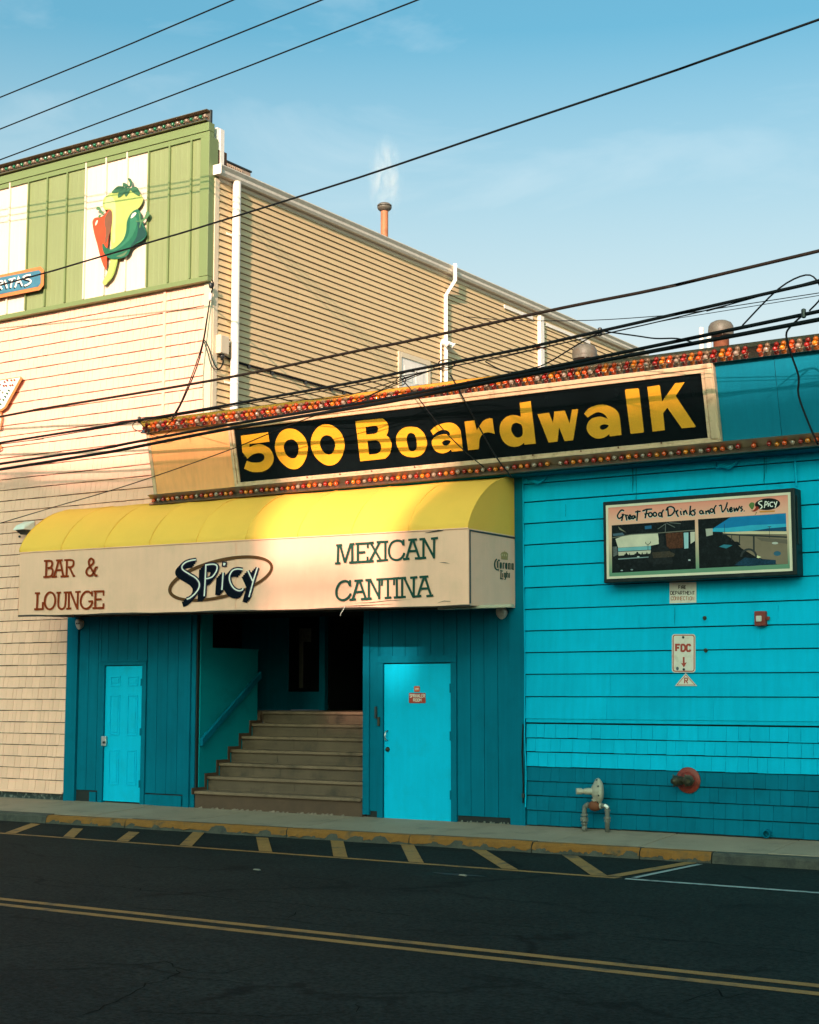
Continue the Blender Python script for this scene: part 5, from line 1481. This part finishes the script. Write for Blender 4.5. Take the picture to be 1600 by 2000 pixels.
t = thing('wall_pack_lamp', q, 'grey wedge shaped wall pack lamp on the cream shingles left of the awning', 'lamp')
MB().hexa([(q.x - .13, -.26, q.z - .05), (q.x + .13, -.26, q.z - .05), (q.x + .13, -.02, q.z - .05), (q.x - .13, -.02, q.z - .05)], [(q.x - .11, -.20, q.z + .03), (q.x + .11, -.20, q.z + .03), (q.x + .13, -.02, q.z + .11), (q.x - .13, -.02, q.z + .11)]).build('hood', WHITE, t, bevel=.008)
MB().hexa([(q.x - .05, -.16, q.z - .12), (q.x + .08, -.16, q.z - .12), (q.x + .08, -.03, q.z - .12), (q.x - .05, -.03, q.z - .12)], [(q.x - .11, -.22, q.z - .051), (q.x + .11, -.22, q.z - .051), (q.x + .11, -.02, q.z - .051), (q.x - .11, -.02, q.z - .051)]).build('lens', DARKM, t, bevel=.006)
q = onY(39, 1048, -.02)
tag(MB().lathe(q, (0, -1, 0), [(0, .02), (.02, .018), (.022, .005)], 10).build('wall_plug', DARKM), 'tiny dark plug in the cream shingles below the wall pack lamp', 'plug')

# ------------------------------------------------------------------ rooftop vents behind the sign
def vent(px, py_top, rpx, Y, label, m=RUST):
    c = onY(px, py_top, Y) - Vector((0, 0, .09))
    s_ = (onY(px + rpx, py_top, Y).x - c.x) * .84
    t = thing('roof_vent', (c.x, Y, 5.3), label, 'roof vent', 'roof vents behind the sign')
    zt = c.z
    MB().lathe((c.x, Y, 5.3), (0, 0, 1), [(0, s_ * .62), (zt - 5.3 - s_ * .7, s_ * .62)], 20).build('stack', m, t, 'angle')
    MB().lathe((c.x, Y, zt - s_ * .75), (0, 0, 1), [(0, s_ * .62), (.02, s_ * .98), (.05, s_), (.07, s_ * .98), (.075, s_ * .7)], 24).build('lower_ring', VENTM, t, 'angle')
    MB().lathe((c.x, Y, zt - s_ * .42), (0, 0, 1), [(-.03, s_ * .6), (0, s_), (.03, s_ * 1.02), (.10, s_ * .98), (.15, s_ * .82), (.18, s_ * .5), (.19, .02)], 24).build('cap', VENTM, t, 'angle')
    for k in range(4):
        a_ = k * math.pi / 2 + .5
        MB().tube([(c.x + math.cos(a_) * s_ * .92, Y + math.sin(a_) * s_ * .92, zt - s_ * .72), (c.x + math.cos(a_) * s_ * .92, Y + math.sin(a_) * s_ * .92, zt - s_ * .35)], .010, 6).build('strut', VENTM, t)
    return t
vent(1142, 675, 26, 3.0, 'squat mushroom roof vent in front of the tan wall')
vent(1408, 629, 28, 3.0, 'tall rust brown mushroom roof vent standing against the sky')
for px, top_, lab in ((1370, 640, 'thin white vent pipe just left of the tall mushroom vent, taller one'), (1385, 655, 'thin white vent pipe touching the tall mushroom vent, shorter one')):
    c = onY(px, top_, 2.6)
    tag(MB().lathe((c.x, 2.6, 5.3), (0, 0, 1), [(0, .032), (c.z - 5.3, .032), (c.z - 5.3, .024)], 12).build('vent_pipe', WHITE), lab, 'pipe')

# ------------------------------------------------------------------ pepper sign on the fascia
pz = zoomed(lambda x, y, o=0.0: onY(x, y, -.125 - o), 160, 330, 8.333)
pp = thing('pepper_sign', onY(215, 470, -.14), 'painted cut-out sign of a yellow, a red and a green chili pepper on the fascia', 'sign')
def pm(name, col): return mat('pepper_' + name, col, .4, .10, 6)
yl_ = [(480, 390), (430, 420), (370, 460), (342, 530), (345, 620), (380, 662), (440, 660), (480, 690), (492, 780), (482, 880), (472, 1000), (470, 1120), (476, 1300), (468, 1460), (440, 1600), (400, 1720), (340, 1830), (348, 1872), (382, 1890), (430, 1840), (500, 1760), (550, 1620), (582, 1480), (600, 1330), (630, 1250), (690, 1120), (720, 1000), (740, 880), (800, 720), (900, 655), (960, 590), (996, 500), (975, 440), (930, 390), (800, 350), (600, 360)]
py_ = plate(MB(), [smooth_loop(yl_, n=3)], pz, .0, .03).build('yellow_pepper', pm('yellow', (.37, .43, .115)), pp)
plate(MB(), [smooth_loop([(380, 500), (440, 450), (500, 460), (545, 560), (550, 800), (545, 1000), (540, 1180), (500, 1180), (498, 900), (505, 720), (480, 650), (420, 640), (370, 600)], n=3)], pz, .029, .032).build('pale_side', pm('yellow_light', (.50, .51, .21)), py_)
plate(MB(), [smooth_loop([(560, 1490), (520, 1640), (470, 1760), (400, 1850), (440, 1830), (510, 1740), (555, 1610), (582, 1490)], n=3)], pz, .029, .031).build('green_side', pm('yellow_green', (.26, .34, .07)), py_)
for lf in ([(482, 380), (540, 310), (600, 275), (690, 290), (640, 350), (560, 385)], [(585, 462), (600, 370), (660, 310), (740, 290), (710, 370), (640, 440)], [(690, 390), (720, 330), (775, 305), (780, 350), (740, 420), (712, 445)], [(790, 310), (860, 285), (910, 310), (940, 380), (930, 435), (860, 400), (800, 350)], [(668, 280), (670, 225), (720, 235), (780, 290), (720, 290)], [(770, 300), (778, 230), (748, 165), (760, 145), (800, 165), (818, 220), (800, 290)]):
    plate(MB(), [smooth_loop(lf, n=3)], pz, .028, .040).build('leaf', pm('leaf', (.035, .115, .055)), py_)
rl = [(172, 890), (180, 830), (220, 790), (300, 780), (370, 745), (430, 665), (475, 672), (492, 750), (486, 880), (465, 1010), (432, 1120), (424, 1230), (402, 1350), (408, 1500), (404, 1600), (385, 1628), (345, 1560), (300, 1430), (250, 1230), (200, 1050)]
pr_ = plate(MB(), [smooth_loop(rl, n=3)], pz, .0, .034).build('red_pepper', pm('red', (.56, .06, .018)), pp)
plate(MB(), [smooth_loop([(365, 870), (385, 770), (445, 672), (485, 700), (488, 860), (462, 1005), (430, 1110), (400, 1200), (375, 1190), (388, 1000)], n=3)], pz, .033, .036).build('brown_side', pm('brown', (.17, .07, .035)), pr_)
plate(MB(), [smooth_loop([(215, 900), (230, 850), (258, 830), (250, 880), (225, 920)], n=3)], pz, .033, .037).build('highlight', pm('shine', (.72, .62, .5)), pr_)
plate(MB(), [smooth_loop([(330, 760), (300, 700), (270, 670), (232, 660), (240, 620), (270, 610), (310, 645), (325, 690), (360, 690), (390, 675), (350, 720), (362, 745), (320, 740), (300, 790), (262, 780), (290, 740)], n=3)], pz, .033, .042).build('stem', pm('stem', (.075, .17, .07)), pr_)
gl = [(330, 1230), (350, 1212), (380, 1262), (430, 1298), (500, 1300), (600, 1230), (680, 1130), (720, 1000), (730, 870), (770, 760), (840, 680), (910, 655), (960, 710), (966, 800), (1000, 900), (1046, 1010), (1050, 1080), (990, 1160), (880, 1220), (800, 1280), (760, 1380), (680, 1440), (560, 1462), (450, 1455), (380, 1400), (340, 1320)]
pg_ = plate(MB(), [smooth_loop(gl, n=3)], pz, .0, .046).build('green_pepper', pm('green', (.012, .105, .055)), pp)
plate(MB(), [smooth_loop([(790, 800), (900, 800), (880, 960), (800, 1120), (680, 1240), (560, 1320), (430, 1330), (560, 1280), (690, 1180), (770, 1020)], n=3)], pz, .045, .048).build('light_band', pm('green_light', (.03, .16, .085)), pg_)
plate(MB(), [smooth_loop([(900, 860), (960, 900), (1040, 1020), (1020, 1110), (900, 1190), (790, 1270), (880, 1120), (910, 980)], n=3)], pz, .045, .0475).build('dark_band', pm('green_dark', (.010, .05, .04)), pg_)
plate(MB(), [smooth_loop([(795, 790), (820, 730), (870, 705), (885, 725), (850, 770), (805, 800)], n=3)], pz, .045, .0485).build('highlight', pm('shine', (.72, .62, .5)), pg_)
plate(MB(), [smooth_loop([(960, 830), (1010, 790), (1040, 730), (1050, 690), (1080, 688), (1102, 730), (1070, 790), (1010, 842), (975, 870), (945, 960), (935, 930), (950, 860), (880, 860), (890, 840), (940, 835), (920, 700), (950, 740)], n=3)], pz, .040, .052).build('stem', pm('stem', (.075, .17, .07)), pg_)
plate(MB(), [smooth_loop([(560, 1420), (660, 1380), (740, 1330), (700, 1400), (620, 1430)], n=3)], pz, .045, .048).build('highlight', pm('green_shine', (.10, .16, .08)), pg_)

# ------------------------------------------------------------------ blue name board and bulb lit glass sign at the left edge
rz = zoomed(lambda x, y, o=0.0: onY(x, y, -.13 - o), 0, 500, 16)
rs = thing('name_board', rz(600, 1150), 'blue octagonal board with orange rim and white letters ending ITAS', 'sign')
slope = -265 / 1270.0
def rsx(x, y): return (x, y)
left = -1500
plate(MB(), [[Vector(p) for p in ((left, 590 - slope * 1500), (1270, 325), (1375, 445), (1370, 905), (1245, 1062), (left, 1310 + .195 * 1500))]], rz, .0, .05).build('rim', mat('orange_rim_paint', (.50, .17, .05), .5, .1, 8), rs)
inn = plate(MB(), [[Vector(p) for p in ((left + 80, 668 + .19 * 1420), (1215, 440), (1272, 500), (1268, 850), (1190, 952), (left + 80, 1192 + .2 * 1420))]], rz, .049, .054).build('face', mat('blue_board_paint', (.045, .16, .24), .5, .15, 8), rs)
for ln in ([[(-60, 800), (50, 775), (82, 820), (40, 880), (-40, 900)], [(-15, 900), (60, 1035)], [(-70, 790), (-60, 1050)]], [[(150, 745), (185, 860), (222, 1005)]], [[(272, 742), (480, 685)], [(378, 722), (335, 985)]], [[(470, 980), (578, 660), (700, 935)], [(520, 812), (645, 790)]], [[(960, 580), (800, 615), (730, 665), (800, 705), (930, 740), (965, 790), (900, 870), (770, 930)]]):
    ll = [smooth_loop(l, False, 5) if len(l) > 4 else l for l in ln]
    strokes('letter_shadow', INK, inn, rz, [off([(p[0], p[1]) for p in l], -24, 42) for l in ll], 50, .0545)
    strokes('letter', PALE, inn, rz, ll, 48, .057)
mz = zoomed(lambda x, y, o=0.0: onY(x, y, -.03 - o), 0, 700, 5.555)
ms = thing('glass_sign', mz(0, 560), 'white triangular cocktail glass sign with orange rim and small red and green bulbs', 'sign')
tri = [(-420, 300), (225, 195), (246, 215), (70, 535), (20, 572), (-30, 572), (-100, 540), (-430, 330)]
plate(MB(), [[Vector(p) for p in tri]], mz, .0, .06).build('rim', mat('orange_rim_paint', (.50, .17, .05), .5, .1, 8), ms)
fa = plate(MB(), [[Vector(p) for p in ((-395, 305), (220, 205), (45, 525), (10, 550), (-30, 550), (-90, 520))]], mz, .058, .064).build('face', WHITE, ms)
for (bx_, by_, k_) in ((132, 238, 'o'), (165, 235, 'o'), (118, 292, 'o'), (145, 290, 'o'), (58, 256, 'r'), (88, 240, 'r'), (48, 298, 'r'), (75, 296, 'r'), (5, 282, 'r'), (104, 348, 'g'), (84, 380, 'g'), (64, 415, 'g'), (45, 450, 'g'), (15, 498, 'g'), (5, 345, 'g'), (35, 368, 'w'), (5, 440, 'w')):
    place(BM[k_], 'bulb', fa, mz(bx_, by_, .064), None, (.55, .55, .55))
MB().tube([mz(10, 575, .03), mz(24, 660, .03), mz(12, 720, .03), mz(15, 765, .03), mz(-20, 770, .03)], .016, 8).build('stem', mat('orange_rim_paint', (.50, .17, .05), .5, .1, 8), ms, True)
MB().tube([mz(-30, 940, .03), mz(5, 945, .03), mz(12, 975, .03), mz(-5, 990, .03), mz(-40, 985, .03)], .016, 8).build('stem_foot', mat('orange_rim_paint', (.50, .17, .05), .5, .1, 8), ms, True)

# ================================================================== overhead lines
def wire(name, px, Y0, r, label, m=CABLE, ext=(1.0, 1.0), group=None, cat='cable', n=6):
    pts = [onW(x, y, Y0) for x, y in px]
    if ext[0]: pts.insert(0, pts[0] + (pts[0] - pts[1]).normalized() * 14 * ext[0])
    if ext[1]: pts.append(pts[-1] + (pts[-1] - pts[-2]).normalized() * 14 * ext[1])
    # round the polyline
    P = [pts[0]]
    for a, b, c_, d in zip([pts[0]] + pts[:-2], pts[:-1], pts[1:], pts[2:] + [pts[-1]]):
        for k in range(1, 5):
            t = k / 4
            P.append(.5 * ((2 * b) + (c_ - a) * t + (2 * a - 5 * b + 4 * c_ - d) * t * t + (3 * b - a - 3 * c_ + d) * t ** 3))
    o = MB().tube(P, r, n).build(name, m, None, True)
    BASE[o.name] = Vector((0, 0, 0))
    return tag(o, label, cat, group)
wire('overhead_wire', [(0, 190), (230, 96), (455, 0)], -3.27, .010, 'topmost of the three thin wires crossing the upper left sky')
wire('overhead_wire', [(0, 252), (320, 124), (628, 0)], -2.89, .010, 'middle of the three thin wires crossing the upper left sky')
wire('overhead_wire', [(0, 312), (410, 158), (815, 0)], -2.5, .010, 'lowest of the three thin wires crossing the upper left sky')
wire('overhead_wire', [(0, 557), (100, 529.7), (160, 512), (310, 468), (400, 441), (700, 347), (1000, 245), (1300, 144), (1600, 38)], -2.2, .013, 'single long wire crossing the pepper sign and rising to the upper right')
wire('overhead_cable', [(0, 814), (79, 799), (420, 742), (700, 685), (800, 665.6), (1100, 601), (1300, 561), (1600, 490)], -1.6, .019, 'uppermost thick cable crossing the tan wall above the sign', CABLEB)
wire('overhead_cable', [(0, 865), (200, 833), (250, 824), (400, 799), (550, 772), (700, 745), (800, 724), (1000, 685), (1100, 663), (1300, 618), (1600, 550)], -1.6, .019, 'second thick cable, lashed with loops at the sign corner')
wire('overhead_cable', [(0, 906), (200, 876), (250, 866), (450, 829), (700, 788), (800, 770), (1000, 731), (1100, 712), (1300, 671), (1600, 608)], -1.55, .021, 'upper of the paired thick cables skimming the top of the sign')
wire('overhead_cable', [(0, 917), (200, 885), (250, 876), (450, 837), (700, 795), (800, 777), (1000, 738), (1100, 719), (1300, 681), (1600, 624)], -1.66, .024, 'lower of the paired thick cables skimming the top of the sign')
wire('overhead_wire', [(0, 868), (60, 860), (200, 836), (420, 799), (640, 762), (820, 728), (960, 700), (1200, 648), (1420, 596), (1600, 546)], -1.58, .007, 'thin lashing wire hugging the second thick cable')
wire('service_wire', [(0, 1022), (100, 992), (200, 963), (300, 931), (450, 878), (525, 847), (590, 821), (700, 782), (790, 740), (860, 718)], -1.4, .007, 'thin wire slanting from the far left up across the peach panel', ext=(1, 0))
wire('service_wire', [(780, 735), (815, 775), (863, 836), (909, 882), (945, 912)], -1.0, .007, 'thin drop wire crossing the sign between the letters a and r', ext=(0, 0))
wire('service_wire', [(880, 732), (901, 770), (936, 834), (971, 895), (1000, 932)], -1.0, .009, 'dark drop wire crossing the sign at the letter r', ext=(0, 0))
wire('service_wire', [(1570, 614), (1545, 637), (1536, 655), (1545, 690), (1560, 735), (1560, 772), (1579, 825), (1598, 868)], -.9, .011, 'loose cable hanging down over the teal sign panel at right', ext=(0, 0))
wire('service_wire', [(1450, 636), (1521, 564), (1574, 537), (1598, 551), (1604, 580), (1581, 607)], -1.5, .009, 'looping thin cable above the paired cables at far right', ext=(0, 0))
wire('service_wire', [(1172, 649), (1130, 672), (1080, 703), (1052, 716), (1010, 726), (987, 725), (969, 718), (948, 706)], -1.5, .008, 'thin cable dipping from the second thick cable toward the tan wall', ext=(0, 0))
wire('service_wire', [(1180, 647), (1244, 656), (1281, 661), (1322, 661), (1351, 668)], -1.6, .009, 'short slack cable between the second cable and the paired cables', ext=(0, 0))
wire('service_wire', [(905, 618), (1000, 625.6), (1150, 625.6), (1300, 616), (1366, 608), (1600, 572)], -1.3, .005, 'thin wire running nearly level across the end of the tan gable', ext=(0, 1))
wire('service_wire', [(950, 705), (1120, 666), (1300, 626), (1600, 577)], -1.3, .004, 'very thin wire below the second thick cable at right', ext=(0, 1))
wire('service_wire', [(560, 782), (660, 776), (735, 756), (800, 735), (880, 712)], -1.5, .006, 'thin slack wire above the bulbs left of the upper side door', ext=(0, 0))
wire('service_wire', [(700, 782), (760, 757), (830, 728), (905, 706), (948, 703)], -1.45, .006, 'thin wire rising to the lashing by the second downspout', ext=(0, 0))
# loops and ties
def coil(px, Y0, r, label):
    wire('cable_loop', px, Y0, r, label, ext=(0, 0))
coil([(785, 733), (774, 742), (778, 752), (790, 750), (792, 738), (782, 732), (800, 726), (815, 727)], -1.5, .006, 'small coil of wire hanging on the second thick cable before the side door')
coil([(855, 712), (862, 704), (880, 703), (888, 712), (876, 722), (860, 722)], -1.5, .007, 'loop of wire on the second thick cable by the downspout')
coil([(272, 818), (260, 828), (262, 838), (285, 846), (310, 843), (330, 828), (345, 812)], -1.45, .006, 'outer wire loop hanging at the left end of the sign')
coil([(272, 824), (285, 838), (295, 848), (315, 852), (335, 840), (345, 820)], -1.4, .006, 'inner wire loop hanging at the left end of the sign')
coil([(275, 816), (310, 814), (345, 822), (380, 830), (420, 836)], -1.45, .006, 'wire running along the bulb strip from the left sign corner')
def plain(name, pts, r, label):
    o = MB().tube(smooth3(pts), r, 6).build(name, CABLE, None, True)
    return tag(o, label, 'cable')
def smooth3(pts):
    P = [pts[0]]
    for a, b, c_, d in zip([pts[0]] + pts[:-2], pts[:-1], pts[1:], pts[2:] + [pts[-1]]):
        for k in range(1, 5):
            t = k / 4
            P.append(.5 * ((2 * b) + (c_ - a) * t + (2 * a - 5 * b + 4 * c_ - d) * t * t + (3 * b - a - 3 * c_ + d) * t ** 3))
    return P
def path(*pp): return [onY(x, y, Y) for x, y, Y in pp]
plain('service_drop', path((414, 546, -.15), (417, 556, -.10), (412, 575, -.08), (405, 620, -.09), (398, 665, -.12), (385, 715, -.25), (365, 765, -.6), (348, 800, -.9), (336, 818, -1.1)), .011, 'thick black service drop curving down the corner of the cream front')
plain('service_drop', path((412, 575, -.09), (404, 622, -.11), (395, 672, -.16), (378, 725, -.35), (356, 780, -.8), (342, 806, -1.0)), .008, 'second thinner service drop beside the thick one')
plain('service_drop', path((397, 667, -.06), (400, 665, -.06), (408, 680, -.06), (414, 700, -.05), (422, 717, .05), (430, 719, .12)) + [onX(436, 705, XC + .06), onX(434, 690, XC + .06)], .008, 'black cable looping from the cream corner to the pale utility box')
plain('service_drop', path((398, 666, -.06), (406, 690, -.07), (412, 712, -.05), (420, 721, .03)) + [onX(430, 720, XC + .08), onX(437, 706, XC + .07), onX(430, 693, XC + .07)], .006, 'second cable loop under the pale utility box')
wh = thing('weatherhead', onY(413, 560, -.1), 'small insulator fitting at the lower corner of the green fascia', 'fitting')
MB().lathe(onY(412, 552, -.12), (0, 0, -1), [(0, .02), (.02, .035), (.07, .03), (.09, .015)], 10).build('insulator', DARKM, wh, True)
MB().lathe(onY(411, 572, -.1), (0, 0, -1), [(0, .015), (.02, .026), (.10, .024), (.12, .012)], 10).build('clamp', WHITE, wh, True)
for px, py, lab in ((1570, 612, 'cable clamp on the paired cables at far right'), (1172, 648, 'cable clamp on the second thick cable below the gable end'), (272, 820, 'cable clamp on the second thick cable at the left sign corner')):
    q = onW(px, py, -1.56)
    tag(MB().lathe(q + Vector((0, 0, .05)), (0, 0, -1), [(0, .012), (.01, .026), (.09, .026), (.10, .012)], 8).build('cable_clamp', DARKM), lab, 'clamp')
